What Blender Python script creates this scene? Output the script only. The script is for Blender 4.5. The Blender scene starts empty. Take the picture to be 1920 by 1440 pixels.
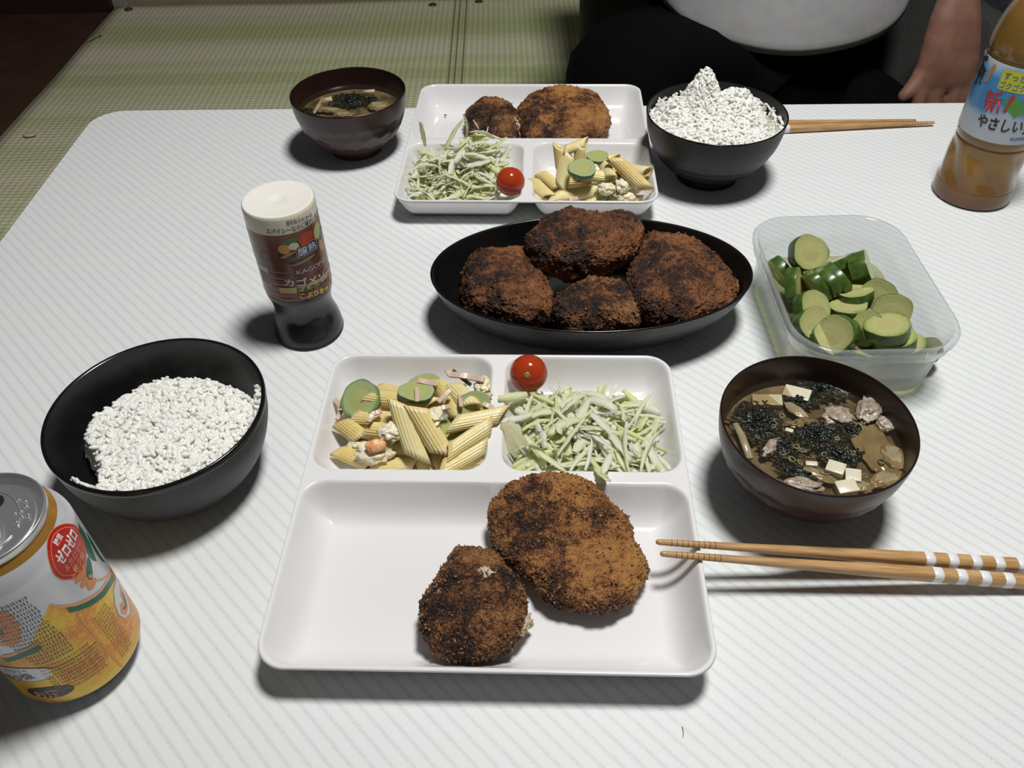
import bpy, bmesh, math, random
import numpy as np
from math import sin, cos, pi, radians, sqrt, atan2, exp
from mathutils import Vector, Matrix, noise

random.seed(7)
scn = bpy.context.scene
COL = scn.collection

# ------------------------------------------------------------------ camera
CAM_F, CAM_P, CAM_R, CAM_H = 1537.86, 0.77431393, -0.02230555, 0.43
_f = Vector((0, cos(CAM_P), -sin(CAM_P)))
_u = Vector((0, sin(CAM_P), cos(CAM_P)))
_x = Vector((1, 0, 0))
CX = cos(CAM_R) * _x + sin(CAM_R) * _u
CU = -sin(CAM_R) * _x + cos(CAM_R) * _u
cam_data = bpy.data.cameras.new('camera')
cam = bpy.data.objects.new('camera', cam_data)
COL.objects.link(cam)
M = Matrix((( CX.x, CU.x, -_f.x, 0), (CX.y, CU.y, -_f.y, 0), (CX.z, CU.z, -_f.z, CAM_H), (0, 0, 0, 1)))
cam.matrix_world = M
cam_data.sensor_width = 36
cam_data.lens = CAM_F / 1920 * 36
cam_data.clip_start = 0.02
scn.camera = cam

# ------------------------------------------------------------------ world, lamp, exposure
world = bpy.data.worlds.new('room_light')
scn.world = world
world.use_nodes = True
world.node_tree.nodes['Background'].inputs[0].default_value = (0.92, 0.95, 1.0, 1)
world.node_tree.nodes['Background'].inputs[1].default_value = 0.038
ld = bpy.data.lights.new('ceiling_lamp_light', 'AREA')
ld.shape = 'DISK'
ld.size = 0.30
ld.energy = 23.5
ld.color = (1.0, 0.992, 0.975)
lo = bpy.data.objects.new('ceiling_lamp_light', ld)
lo.location = (0.24, 0.50, 1.50)
COL.objects.link(lo)
scn.view_settings.view_transform = 'Standard'
scn.view_settings.look = 'None'
scn.view_settings.gamma = 1
scn.view_settings.use_curve_mapping = False
scn.view_settings.exposure = 0.0

# ------------------------------------------------------------------ helpers
def at(px, py, z=0.0):
    """point of the photograph on the horizontal plane at height z"""
    d = _f + CX * ((px - 960) / CAM_F) - CU * ((py - 720) / CAM_F)
    return Vector((0, 0, CAM_H)) + d * ((z - CAM_H) / d.z)

def on_cyl(px, py, cx, cy, R):
    """point of the photograph on a standing cylinder: azimuth (rad), height"""
    d = _f + CX * ((px - 960) / CAM_F) - CU * ((py - 720) / CAM_F)
    a = d.x ** 2 + d.y ** 2
    b = -2 * (d.x * cx + d.y * cy)
    c = cx * cx + cy * cy - R * R
    D = b * b - 4 * a * c
    if D < 0: D = 0
    t = (-b - sqrt(D)) / (2 * a)
    q = Vector((0, 0, CAM_H)) + d * t
    return atan2(q.y - cy, q.x - cx), q.z

def tag(o, label=None, cat=None, group=None, kind=None):
    if label: o['label'] = label
    if cat: o['category'] = cat
    if group: o['group'] = group
    if kind: o['kind'] = kind
    return o

def empty(name, loc, label, cat, group=None, rz=0):
    o = bpy.data.objects.new(name, None)
    o.empty_display_size = 0.02
    COL.objects.link(o)
    o.location = loc
    o.rotation_euler = (0, 0, rz)
    return tag(o, label, cat, group)

def mesh(name, V, F, mat, parent=None, smooth=True, loc=None, fmats=None):
    me = bpy.data.meshes.new(name)
    if isinstance(V, np.ndarray): V = V.tolist()
    if isinstance(F, np.ndarray): F = F.tolist()
    me.from_pydata(V, [], F)
    mats = mat if isinstance(mat, (list, tuple)) else [mat]
    for m in mats: me.materials.append(m)
    if fmats is not None: me.polygons.foreach_set('material_index', fmats)
    if smooth: me.polygons.foreach_set('use_smooth', [True] * len(me.polygons))
    me.update()
    o = bpy.data.objects.new(name, me)
    COL.objects.link(o)
    if parent is not None: o.parent = parent
    if loc is not None: o.location = loc
    return o

def from_bm(name, bm, mat, parent=None, smooth=True, loc=None):
    me = bpy.data.meshes.new(name)
    bm.to_mesh(me); bm.free()
    mats = mat if isinstance(mat, (list, tuple)) else [mat]
    for m in mats: me.materials.append(m)
    if smooth: me.polygons.foreach_set('use_smooth', [True] * len(me.polygons))
    o = bpy.data.objects.new(name, me)
    COL.objects.link(o)
    if parent is not None: o.parent = parent
    if loc is not None: o.location = loc
    return o

def lathe(profile, n=96, sx=1, sy=1, rf=None, closed=False, cap0=False, cap1=False):
    """rings of (r,z); returns V, F"""
    V, F = [], []
    for (r, z) in profile:
        for i in range(n):
            a = 2 * pi * i / n
            rr = r * (rf(a, z, r) if rf else 1)
            V.append((rr * cos(a) * sx, rr * sin(a) * sy, z))
    m = len(profile)
    for j in range(m - 1 + (1 if closed else 0)):
        j2 = (j + 1) % m
        for i in range(n):
            k = (i + 1) % n
            F.append((j * n + i, j * n + k, j2 * n + k, j2 * n + i))
    if cap0: F.append(tuple(range(n - 1, -1, -1)))
    if cap1: F.append(tuple((m - 1) * n + i for i in range(n)))
    return V, F

def dense(profile, k=4):
    """catmull-rom resample of a profile"""
    P = [Vector(p) for p in profile]
    out = []
    for i in range(len(P) - 1):
        p0 = P[max(i - 1, 0)]; p1 = P[i]; p2 = P[i + 1]; p3 = P[min(i + 2, len(P) - 1)]
        for s in range(k):
            t = s / k
            q = 0.5 * ((2 * p1) + (-p0 + p2) * t + (2 * p0 - 5 * p1 + 4 * p2 - p3) * t * t + (-p0 + 3 * p1 - 3 * p2 + p3) * t ** 3)
            out.append((q.x, q.y))
    out.append(tuple(P[-1]))
    return out

def box_bm(bm, x0, x1, y0, y1, z0, z1):
    vs = [bm.verts.new(p) for p in ((x0,y0,z0),(x1,y0,z0),(x1,y1,z0),(x0,y1,z0),(x0,y0,z1),(x1,y0,z1),(x1,y1,z1),(x0,y1,z1))]
    for f in ((0,3,2,1),(4,5,6,7),(0,1,5,4),(1,2,6,5),(2,3,7,6),(3,0,4,7)):
        bm.faces.new([vs[i] for i in f])

def box(name, x0, x1, y0, y1, z0, z1, mat, parent=None, bevel=0):
    bm = bmesh.new(); box_bm(bm, x0, x1, y0, y1, z0, z1)
    if bevel: bmesh.ops.bevel(bm, geom=bm.edges[:], offset=bevel, segments=2, affect='EDGES', profile=0.5)
    return from_bm(name, bm, mat, parent, smooth=False)

def rrect(w, h, r, n=10, cx=0, cy=0):
    """rounded rectangle outline, ccw"""
    pts = []
    for (sx, sy, a0) in ((1, 1, 0), (-1, 1, 90), (-1, -1, 180), (1, -1, 270)):
        for i in range(n + 1):
            a = radians(a0 + 90 * i / n)
            pts.append((cx + sx * (w / 2 - r) + r * cos(a), cy + sy * (h / 2 - r) + r * sin(a)))
    return pts

def loft(sections, closed=False, cap0=False, cap1=False):
    """sections: list of lists of (x,y,z)"""
    n = len(sections[0]); V = [p for s in sections for p in s]; F = []
    m = len(sections)
    for j in range(m - 1 + (1 if closed else 0)):
        j2 = (j + 1) % m
        for i in range(n):
            k = (i + 1) % n
            F.append((j * n + i, j * n + k, j2 * n + k, j2 * n + i))
    if cap0: F.append(tuple(range(n - 1, -1, -1)))
    if cap1: F.append(tuple((m - 1) * n + i for i in range(n)))
    return V, F

def tube_path(pts, radii, n=10, cap=True):
    """tube through points"""
    pts = [Vector(p) for p in pts]; S = []
    up = Vector((0, 0, 1))
    for i, p in enumerate(pts):
        t = (pts[min(i + 1, len(pts) - 1)] - pts[max(i - 1, 0)]).normalized()
        if abs(t.dot(up)) > 0.95: side = t.cross(Vector((1, 0, 0))).normalized()
        else: side = t.cross(up).normalized()
        w = side.cross(t).normalized()
        r = radii[i] if isinstance(radii, (list, tuple)) else radii
        S.append([tuple(p + side * (r * cos(2 * pi * k / n)) + w * (r * sin(2 * pi * k / n))) for k in range(n)])
    return loft(S, cap0=cap, cap1=cap)

def merge(parts):
    V, F = [], []
    for v, f in parts:
        b = len(V); V += [tuple(p) for p in v]; F += [tuple(i + b for i in q) for q in f]
    return V, F

def ico(sub):
    bm = bmesh.new(); bmesh.ops.create_icosphere(bm, subdivisions=sub, radius=1)
    V = np.array([v.co[:] for v in bm.verts]); F = np.array([[v.index for v in f.verts] for f in bm.faces])
    bm.free(); return V, F

# ------------------------------------------------------------------ materials
def pmat(name, color=(.8, .8, .8), rough=.5, metal=0, **kw):
    m = bpy.data.materials.new(name); m.use_nodes = True
    b = m.node_tree.nodes['Principled BSDF']
    b.inputs['Base Color'].default_value = (*color, 1)
    b.inputs['Roughness'].default_value = rough
    b.inputs['Metallic'].default_value = metal
    for k, v in kw.items():
        k = {'sss': 'Subsurface Weight', 'sss_scale': 'Subsurface Scale', 'trans': 'Transmission Weight', 'coat': 'Coat Weight', 'coat_rough': 'Coat Roughness',
             'ior': 'IOR', 'spec': 'Specular IOR Level', 'alpha': 'Alpha', 'sheen': 'Sheen Weight'}[k]
        b.inputs[k].default_value = v
    return m
class N:
    """tiny node helper"""
    def __init__(s, m): s.t = m.node_tree; s.n = s.t.nodes; s.b = s.n['Principled BSDF']
    def add(s, ty, **kw):
        x = s.n.new(ty)
        for k, v in kw.items():
            if k.startswith('i_'): x.inputs[k[2:].replace('_', ' ')].default_value = v
            else: setattr(x, k, v)
        return x
    def link(s, a, b): s.t.links.new(a, b)
    def coords(s, kind='Object', scale=(1, 1, 1), rot=(0, 0, 0)):
        tc = s.add('ShaderNodeTexCoord'); mp = s.add('ShaderNodeMapping')
        mp.inputs['Scale'].default_value = scale; mp.inputs['Rotation'].default_value = rot
        s.link(tc.outputs[kind], mp.inputs['Vector']); return mp.outputs[0]
    def noise(s, vec, scale, detail=4, rough=.55):
        x = s.add('ShaderNodeTexNoise'); x.inputs['Scale'].default_value = scale; x.inputs['Detail'].default_value = detail
        x.inputs['Roughness'].default_value = rough; s.link(vec, x.inputs['Vector']); return x.outputs[0]
    def ramp(s, fac, stops, interp='LINEAR'):
        r = s.add('ShaderNodeValToRGB'); r.color_ramp.interpolation = interp
        e = r.color_ramp.elements
        while len(e) < len(stops): e.new(0.5)
        for k, (p, c) in zip(e, stops): k.position = p; k.color = (*c, 1) if len(c) == 3 else c
        s.link(fac, r.inputs[0]); return r.outputs[0]
    def mix(s, fac, a, b, mode='MIX'):
        x = s.add('ShaderNodeMix', data_type='RGBA', blend_type=mode)
        for sock, v in ((x.inputs[0], fac), (x.inputs[6], a), (x.inputs[7], b)):
            if isinstance(v, (int, float)): sock.default_value = v
            elif isinstance(v, tuple): sock.default_value = (*v, 1) if len(v) == 3 else v
            else: s.link(v, sock)
        return x.outputs[2]
    def math(s, op, a, b=None):
        x = s.add('ShaderNodeMath', operation=op)
        for sock, v in zip(x.inputs, (a, b)):
            if v is None: continue
            if isinstance(v, (int, float)): sock.default_value = v
            else: s.link(v, sock)
        return x.outputs[0]
    def bump(s, h, strength=.3, dist=.001):
        x = s.add('ShaderNodeBump'); x.inputs['Strength'].default_value = strength; x.inputs['Distance'].default_value = dist
        s.link(h, x.inputs['Height']); s.link(x.outputs[0], s.b.inputs['Normal'])
    def col(s, c): s.link(c, s.b.inputs['Base Color'])

def noisy(name, c1, c2, scale, rough=.5, bump=0, bscale=None, bdist=.001, detail=4, **kw):
    m = pmat(name, c1, rough, **kw); n = N(m); v = n.coords()
    f = n.noise(v, scale, detail)
    n.col(n.ramp(f, [(.35, c1), (.65, c2)]))
    if bump: n.bump(n.noise(v, bscale or scale * 3), bump, bdist)
    return m

# table laminate: fine diagonal mottled grey-green stripes on white
m_table = pmat('table_laminate', (.8, .82, .81), .52, spec=.3)
n = N(m_table)
STRIPE_ANG = radians(0)
v = n.coords('Object')
sep = n.add('ShaderNodeSeparateXYZ'); n.link(v, sep.inputs[0])
SA = radians(-46.2); SPER = 0.0075
u_ = n.math('ADD', n.math('ADD', n.math('MULTIPLY', sep.outputs[0], -sin(SA)), n.math('MULTIPLY', sep.outputs[1], cos(SA))), .4694)
fine = n.noise(v, 900, 2, .6)
u2 = n.math('ADD', u_, n.math('MULTIPLY', n.math('SUBTRACT', fine, .5), .0012))
tri = n.math('PINGPONG', n.math('DIVIDE', u2, SPER), .5)      # 0..0.5
line = n.ramp(tri, [(0.0, (1, 1, 1)), (.10, (.7, .7, .7)), (.22, (0, 0, 0))])
mott = n.ramp(fine, [(.36, (.25, .25, .25)), (.62, (1, 1, 1))])
fac = n.math('MULTIPLY', n.mix(1.0, line, mott, 'MULTIPLY'), 1.0)
tint = n.ramp(n.noise(v, 35, 2), [(.4, (.58, .62, .62)), (.6, (.60, .65, .60))])
n.col(n.mix(fac, (.76, .775, .77), tint))
m_table_edge = pmat('table_edge', (.75, .76, .78), .35)
m_table_leg = pmat('table_leg', (.7, .7, .7), .4)

def rug_mat():
    m = pmat('rush_weave', (.3, .33, .18), .75); n = N(m); v = n.coords()
    sep = n.add('ShaderNodeSeparateXYZ'); n.link(v, sep.inputs[0])
    wav = n.math('MULTIPLY', n.math('SUBTRACT', n.noise(v, 4, 2), .5), .02)
    y = n.math('ADD', sep.outputs[1], wav)
    bands = n.add('ShaderNodeTexNoise', noise_dimensions='1D'); bands.inputs['Scale'].default_value = 7; bands.inputs['Detail'].default_value = 5
    n.link(y, bands.inputs['W'])
    base = n.ramp(bands.outputs[0], [(.34, (.60, .60, .34)), (.46, (.68, .67, .43)), (.56, (.76, .71, .52)), (.70, (.82, .75, .58))])
    xb = n.ramp(n.math('MULTIPLY', n.math('ADD', sep.outputs[0], 1.1), .55), [(0, (1, 1, 1)), (1, (.88, 1.02, .82))])
    rib = n.math('PINGPONG', n.math('DIVIDE', y, .011), .5)
    ribc = n.ramp(rib, [(0, (.74, .74, .70)), (.16, (1, 1, 1)), (.34, (1, 1, 1)), (.5, (1.3, 1.28, 1.25))])
    warp = n.math('PINGPONG', n.math('DIVIDE', sep.outputs[0], .013), .5)
    warpc = n.ramp(warp, [(0, (.86, .86, .84)), (.25, (1, 1, 1)), (.5, (1.16, 1.16, 1.1))])
    c = n.mix(1.0, base, xb, 'MULTIPLY'); c = n.mix(1.0, c, ribc, 'MULTIPLY'); c = n.mix(1.0, c, warpc, 'MULTIPLY')
    # three dark warp threads where two panels meet
    for k in (-.125, -.112, -.096):
        dx = n.math('ABSOLUTE', n.math('SUBTRACT', sep.outputs[0], k))
        mk = n.math('LESS_THAN', dx, .0022)
        c = n.mix(n.math('MULTIPLY', mk, .75), c, (.12, .13, .03))
    n.col(c)
    n.bump(n.math('ADD', rib, warp), .5, .002)
    return m
m_rug = rug_mat()
m_floor = noisy('dark_floorboard', (.065, .032, .020), (.095, .046, .030), 12, .45)
m_wallb = noisy('dark_wall_board', (.022, .009, .008), (.034, .014, .012), 6, .5)
m_sill = noisy('pale_wood_sill', (.30, .25, .20), (.36, .30, .25), 15, .5)
m_plate = pmat('white_melamine', (.80, .79, .785), .16, spec=.5, coat=.3, coat_rough=.08)
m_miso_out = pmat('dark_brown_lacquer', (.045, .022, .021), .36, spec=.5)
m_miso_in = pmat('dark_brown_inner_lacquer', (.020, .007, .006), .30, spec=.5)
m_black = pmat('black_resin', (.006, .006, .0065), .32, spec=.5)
m_black_gloss = pmat('black_gloss_rim', (.006, .006, .007), .18, spec=.5)
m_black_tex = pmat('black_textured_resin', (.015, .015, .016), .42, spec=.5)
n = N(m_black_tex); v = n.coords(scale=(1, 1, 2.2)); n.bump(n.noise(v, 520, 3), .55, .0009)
m_black_matte = pmat('black_satin_resin', (.007, .007, .008), .45, spec=.4)

def croq_mat(name, gold, dark_bias):
    m = pmat(name, (.2, .08, .02), .45, spec=.45); n = N(m); v = n.coords('Object')
    big = n.noise(v, 34, 3, .5); mid = n.noise(v, 170, 5, .75); fine = n.noise(v, 900, 3, .7)
    f = n.math('ADD', n.math('MULTIPLY', big, .54), n.math('MULTIPLY', mid, .46))
    f = n.math('ADD', f, n.math('MULTIPLY', n.math('SUBTRACT', fine, .5), .38))
    f = n.math('ADD', f, -dark_bias)
    g = gold
    n.col(n.ramp(f, [(.37, (.008, .004, .003)), (.425, (.035, .012, .006)), (.475, (.115, .040, .013)), (.53, (g[0] * .75, g[1] * .66, g[2] * .7)), (.62, g)]))
    rr = n.ramp(mid, [(.3, (.34, .34, .34)), (.7, (.62, .62, .62))]); n.link(rr, n.b.inputs['Roughness'])
    n.bump(n.math('ADD', n.noise(v, 1300, 3, .7), n.math('MULTIPLY', n.noise(v, 480, 3, .7), 1.6)), .8, .0012)
    return m
m_croq_gold = croq_mat('fried_crumb_golden', (.46, .22, .06), .0)
m_croq_dark = croq_mat('fried_crumb_dark', (.36, .18, .055), .045)
m_croq_red = croq_mat('fried_crumb_reddish', (.30, .125, .042), .03)
m_crumb = noisy('panko_flakes', (.13, .055, .018), (.34, .17, .06), 260, .55)
m_crumb_dark = noisy('dark_panko_flakes', (.045, .02, .009), (.22, .11, .04), 260, .55)
m_crumb_red = noisy('reddish_panko_flakes', (.075, .030, .012), (.20, .085, .028), 260, .55)
m_filling = noisy('croquette_filling', (.42, .32, .2), (.58, .48, .34), 300, .5, bump=.4, bscale=700)

def thin(m, colr, tr):
    nt = m.node_tree; tl = nt.nodes.new('ShaderNodeBsdfTranslucent'); tl.inputs[0].default_value = (*colr, 1)
    mx = nt.nodes.new('ShaderNodeMixShader'); mx.inputs[0].default_value = tr
    nt.links.new(nt.nodes['Principled BSDF'].outputs[0], mx.inputs[1]); nt.links.new(tl.outputs[0], mx.inputs[2]); nt.links.new(mx.outputs[0], nt.nodes['Material Output'].inputs[0])
m_rice = pmat('cooked_rice', (.93, .92, .86), .32, spec=.45); thin(m_rice, (.97, .95, .84), .08)
m_rice_base = pmat('rice_mass', (.95, .92, .80), .5)

def objrand(m, stops, extra=None):
    n = N(m); oi = n.add('ShaderNodeObjectInfo')
    c = n.ramp(oi.outputs['Random'], stops)
    n.col(c); return n, c
def leafy(name, stops, tr=.5):
    m = pmat(name, (.6, .7, .3), .42, spec=.35); n, c = objrand(m, stops)
    tl = n.add('ShaderNodeBsdfTranslucent'); n.link(c, tl.inputs[0])
    mx = n.add('ShaderNodeMixShader'); mx.inputs[0].default_value = tr
    out = n.n['Material Output']; n.link(n.b.outputs[0], mx.inputs[1]); n.link(tl.outputs[0], mx.inputs[2]); n.link(mx.outputs[0], out.inputs[0])
    return m
m_cab = leafy('raw_cabbage', [(0, (.87, .91, .50)), (.25, (.92, .94, .66)), (.55, (.94, .95, .79)), (1, (.96, .96, .90))])
m_cab_core = leafy('cabbage_core', [(0, (.80, .78, .50)), (1, (.84, .82, .58))])
m_penne = pmat('penne_pasta', (.78, .58, .19), .30, sss=.18, sss_scale=.004, spec=.55)
n, c = objrand(m_penne, [(0, (.72, .52, .16)), (.5, (.78, .61, .25)), (1, (.80, .67, .33))])
v = n.coords(); n.col(n.mix(n.ramp(n.noise(v, 120, 3), [(.45, (0, 0, 0)), (.7, (.5, .5, .5))]), c, (.86, .78, .52)))
n.bump(n.noise(v, 600, 3), .25, .0006)
def cuc_flesh(name, c_mid, c_seed, c_out, rad):
    m = pmat(name, c_mid, .22, sss=.25, sss_scale=.004, spec=.6); n = N(m); v = n.coords('Object')
    sep = n.add('ShaderNodeSeparateXYZ'); n.link(v, sep.inputs[0])
    cb = n.add('ShaderNodeCombineXYZ'); n.link(sep.outputs[0], cb.inputs[0]); n.link(sep.outputs[1], cb.inputs[1])
    ln = n.add('ShaderNodeVectorMath', operation='LENGTH'); n.link(cb.outputs[0], ln.inputs[0])
    r = n.math('ADD', n.math('DIVIDE', ln.outputs['Value'], rad), n.math('MULTIPLY', n.math('SUBTRACT', n.noise(v, 300, 3), .5), .25))
    n.col(n.ramp(r, [(.0, c_seed), (.42, c_seed), (.55, c_mid), (.84, c_out), (.97, (c_out[0] * .5, c_out[1] * .6, c_out[2] * .35))]))
    n.bump(n.noise(v, 500, 3), .3, .0006); return m
m_cuc = cuc_flesh('pickled_cucumber_flesh', (.46, .455, .19), (.44, .42, .18), (.37, .40, .155), .0158)
m_cuc_fresh = cuc_flesh('salad_cucumber_flesh', (.38, .43, .18), (.42, .44, .16), (.38, .45, .23), .0142)
m_peel = noisy('cucumber_peel', (.030, .072, .008), (.080, .140, .020), 140, .3, bump=.2, bscale=300, spec=.7)
m_peel_fresh = noisy('salad_cucumber_peel', (.03, .10, .04), (.10, .20, .09), 200, .3)
m_ham = pmat('pink_ham', (.60, .44, .35), .32, sss=.2, sss_scale=.003)
m_egg = noisy('boiled_egg_white', (.82, .78, .62), (.84, .74, .45), 120, .35, bump=.3, bscale=300, sss=.2, sss_scale=.003)
m_shrimp = noisy('orange_surimi', (.80, .34, .12), (.84, .50, .25), 150, .35, sss=.2, sss_scale=.003)
m_tomato = pmat('tomato_skin', (.40, .042, .010), .12, spec=.5, sss=.05, sss_scale=.004)
m_tomato_scar = noisy('tomato_scar', (.36, .22, .06), (.16, .16, .03), 900, .5)

def fresnel(nt, ior):
    """fresnel that stays sane on back faces of thin walls"""
    g = nt.nodes.new('ShaderNodeNewGeometry'); mx = nt.nodes.new('ShaderNodeMix')
    mx.inputs[2].default_value = ior; mx.inputs[3].default_value = 1 / ior
    fr = nt.nodes.new('ShaderNodeFresnel'); nt.links.new(g.outputs['Backfacing'], mx.inputs[0]); nt.links.new(mx.outputs[0], fr.inputs[0])
    return fr
# translucent polypropylene
m_pp = bpy.data.materials.new('clear_polypropylene'); m_pp.use_nodes = True
nt = m_pp.node_tree; nt.nodes.clear()
o_ = nt.nodes.new('ShaderNodeOutputMaterial'); tr = nt.nodes.new('ShaderNodeBsdfTransparent'); tr.inputs[0].default_value = (.97, .98, .98, 1)
df = nt.nodes.new('ShaderNodeBsdfTranslucent'); df.inputs[0].default_value = (.80, .83, .84, 1)
dd = nt.nodes.new('ShaderNodeBsdfDiffuse'); dd.inputs[0].default_value = (.80, .83, .84, 1)
gl = nt.nodes.new('ShaderNodeBsdfGlossy'); gl.inputs['Roughness'].default_value = .10
fr = fresnel(nt, 1.5)
m0 = nt.nodes.new('ShaderNodeMixShader'); m0.inputs[0].default_value = .5
m1 = nt.nodes.new('ShaderNodeMixShader'); m1.inputs[0].default_value = .19
m2 = nt.nodes.new('ShaderNodeMixShader')
nt.links.new(df.outputs[0], m0.inputs[1]); nt.links.new(dd.outputs[0], m0.inputs[2])
nt.links.new(tr.outputs[0], m1.inputs[1]); nt.links.new(m0.outputs[0], m1.inputs[2])
nt.links.new(fr.outputs[0], m2.inputs[0]); nt.links.new(m1.outputs[0], m2.inputs[1]); nt.links.new(gl.outputs[0], m2.inputs[2])
nt.links.new(m2.outputs[0], o_.inputs[0])

def clearish(name, tint, alpha_mix, body, rough=.08, ior=1.4):
    """tinted see-through liquid or plastic"""
    m = bpy.data.materials.new(name); m.use_nodes = True; nt = m.node_tree; nt.nodes.clear()
    o_ = nt.nodes.new('ShaderNodeOutputMaterial'); tr = nt.nodes.new('ShaderNodeBsdfTransparent'); tr.inputs[0].default_value = (*tint, 1)
    pb = nt.nodes.new('ShaderNodeBsdfPrincipled'); pb.inputs['Base Color'].default_value = (*body, 1); pb.inputs['Roughness'].default_value = rough
    mx = nt.nodes.new('ShaderNodeMixShader'); mx.inputs[0].default_value = alpha_mix
    gl = nt.nodes.new('ShaderNodeBsdfGlossy'); gl.inputs['Roughness'].default_value = rough
    fr = fresnel(nt, ior)
    m2 = nt.nodes.new('ShaderNodeMixShader')
    nt.links.new(tr.outputs[0], mx.inputs[1]); nt.links.new(pb.outputs[0], mx.inputs[2])
    nt.links.new(fr.outputs[0], m2.inputs[0]); nt.links.new(mx.outputs[0], m2.inputs[1]); nt.links.new(gl.outputs[0], m2.inputs[2])
    nt.links.new(m2.outputs[0], o_.inputs[0]); return m
m_brine = clearish('pickle_brine', (.88, .90, .70), .12, (.50, .52, .30))
m_pet = clearish('clear_bottle_plastic', (.98, .98, .97), .01, (.8, .8, .78), .06, 1.22)
m_tea = pmat('barley_tea', (.50, .27, .085), .15)
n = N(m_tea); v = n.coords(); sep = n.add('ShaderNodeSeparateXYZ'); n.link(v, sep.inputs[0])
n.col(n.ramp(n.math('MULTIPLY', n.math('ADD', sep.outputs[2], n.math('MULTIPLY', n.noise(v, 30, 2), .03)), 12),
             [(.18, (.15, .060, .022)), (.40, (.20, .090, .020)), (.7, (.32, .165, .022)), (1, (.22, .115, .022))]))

# ------------------------------------------------------------------ room
def struct(o): o['kind'] = 'structure'; return o
FL = -0.36
struct(box('floor', -3.2, 3.2, -1.2, 2.6, FL - .05, FL, m_floor))
struct(box('wall_back', -3.2, 3.2, 2.40, 2.5, FL, 2.04, m_wallb))
t_ = struct(box('wall_left', -3.2, -1.024, 2.232, 2.30, FL, .6, m_wallb))
m_post = noisy('pale_post', (.33, .28, .25), (.38, .33, .29), 10, .5)
struct(box('trim_1', -1.024, -.985, 2.25, 2.33, FL, .6, m_post))
V, F = loft([[(-.99, 2.262, z), (.9, 2.268, z), (.9, 2.40, z), (-.99, 2.40, z)] for z in (FL, FL + .022)], cap0=True, cap1=True)
struct(mesh('trim_2', V, F, m_sill, smooth=False))
m_low = pmat('red_brown_panel', (.10, .028, .018), .4)
struct(box('trim_3', -.985, .9, 2.33, 2.40, FL + .02, FL + .16, m_low))

# rug
nx, ny = 110, 90
V = []; F = []
x0, x1, y0, y1 = -1.018, 2.4, -.6, 2.262
for j in range(ny + 1):
    for i in range(nx + 1):
        x = x0 + (x1 - x0) * i / nx; y = y0 + (y1 - y0) * j / ny
        z = FL + .0075 + .0035 * noise.noise(Vector((x * 3, y * 3, 1)))
        V.append((x, y, z))
for j in range(ny):
    for i in range(nx):
        a = j * (nx + 1) + i; F.append((a, a + 1, a + nx + 2, a + nx + 1))
rug = mesh('rush_rug', V, F, m_rug)
md = rug.modifiers.new('thick', 'SOLIDIFY'); md.thickness = .0035; md.offset = -1
tag(rug, 'green woven rush rug with checked weave spread over the dark floor', 'rug')
m_pin = pmat('green_plastic', (.03, .10, .02), .4)
for (x, y), lb in (((-.978, 2.2275), 'green tack in the far left corner of the rush rug'), ((-.1834, 2.2099), 'green tack in the rug left of the dark seam threads'),
                  ((-.0643, 2.2252), 'green tack in the rug just right of the dark seam threads')):
    t = empty('rug_tack', (x, y, FL + .0075), lb, 'tack', 'tacks holding the rug')
    V, F = lathe([(0.0001, .006), (.006, .0055), (.0105, .003), (.011, 0)], 16, cap1=True); mesh('head', V, F, m_pin, t)
    V, F = lathe([(.001, -.0006), (.001, .0005)], 8, cap0=True, cap1=True); mesh('pin', V, F, m_pin, t)
# scrap on the rug, lower left
p = at(56, 255, FL + .01)
sc = mesh('paper_scrap', *lathe([(0.0001, .003), (.007, .0025), (.009, .001), (.006, 0)], 9, sx=1.5, cap1=True), pmat('cream_paper', (.75, .68, .45), .7), loc=(p.x, p.y, FL + .0115))
tag(sc, 'small cream scrap lying on the rug left of the table', 'scrap')
# bit of straw sticking out at the rug's edge
a = at(165, 77, FL + .012); b = at(190, 66, FL + .012)
st_ = mesh('rush_straw', *tube_path([a, (a + b) / 2 + Vector((0, 0, .003)), b], .0018, 6), pmat('pale_straw', (.34, .32, .26), .6))
tag(st_, 'loose pale straw poking out of the rug edge onto dark floor', 'straw')

# ------------------------------------------------------------------ low table
tb = empty('low_table', (.3, .45, FL), 'low white table with fine diagonal grey-green stripes', 'table')
TH = .028
BK = (-.4505, .9082), (1.0, .868)
slope = (BK[1][1] - BK[0][1]) / (BK[1][0] - BK[0][0])
def table_outline(inset=0):
    R = .036 - inset
    xl = -.4738 + inset; pts = []
    # corner far-left
    cy_ = .9082 + slope * (.0) - .036
    cx_ = xl + R
    for i in range(13):
        a = radians(90 + 90 * i / 12); pts.append((cx_ + R * cos(a), cy_ + .0 + R * sin(a) - inset * 0))
    yl = -.05
    for i in range(13):
        a = radians(180 + 90 * i / 12); pts.append((cx_ + R * cos(a), yl + .036 + R * sin(a)))
    xr = 1.0 - inset
    for i in range(13):
        a = radians(270 + 90 * i / 12); pts.append((xr - R + R * cos(a), yl + .036 + R * sin(a)))
    for i in range(13):
        a = radians(90 * i / 12); pts.append((xr - R + R * cos(a), .868 - .036 + R * sin(a)))
    return pts
OL = lambda ins, z: [(x - .3, y - .45, z - FL) for x, y in table_outline(ins)]
V, F = loft([OL(.0015, -.0005), OL(.0025, 0)], cap1=True)
mesh('tabletop', V, F, m_table, tb, smooth=False)
V, F = loft([OL(.004, -TH), OL(.0, -TH + .004), OL(0, -.003), OL(.0015, -.0005)], cap0=True)
mesh('edge_band', V, F, m_table_edge, tb)
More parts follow.
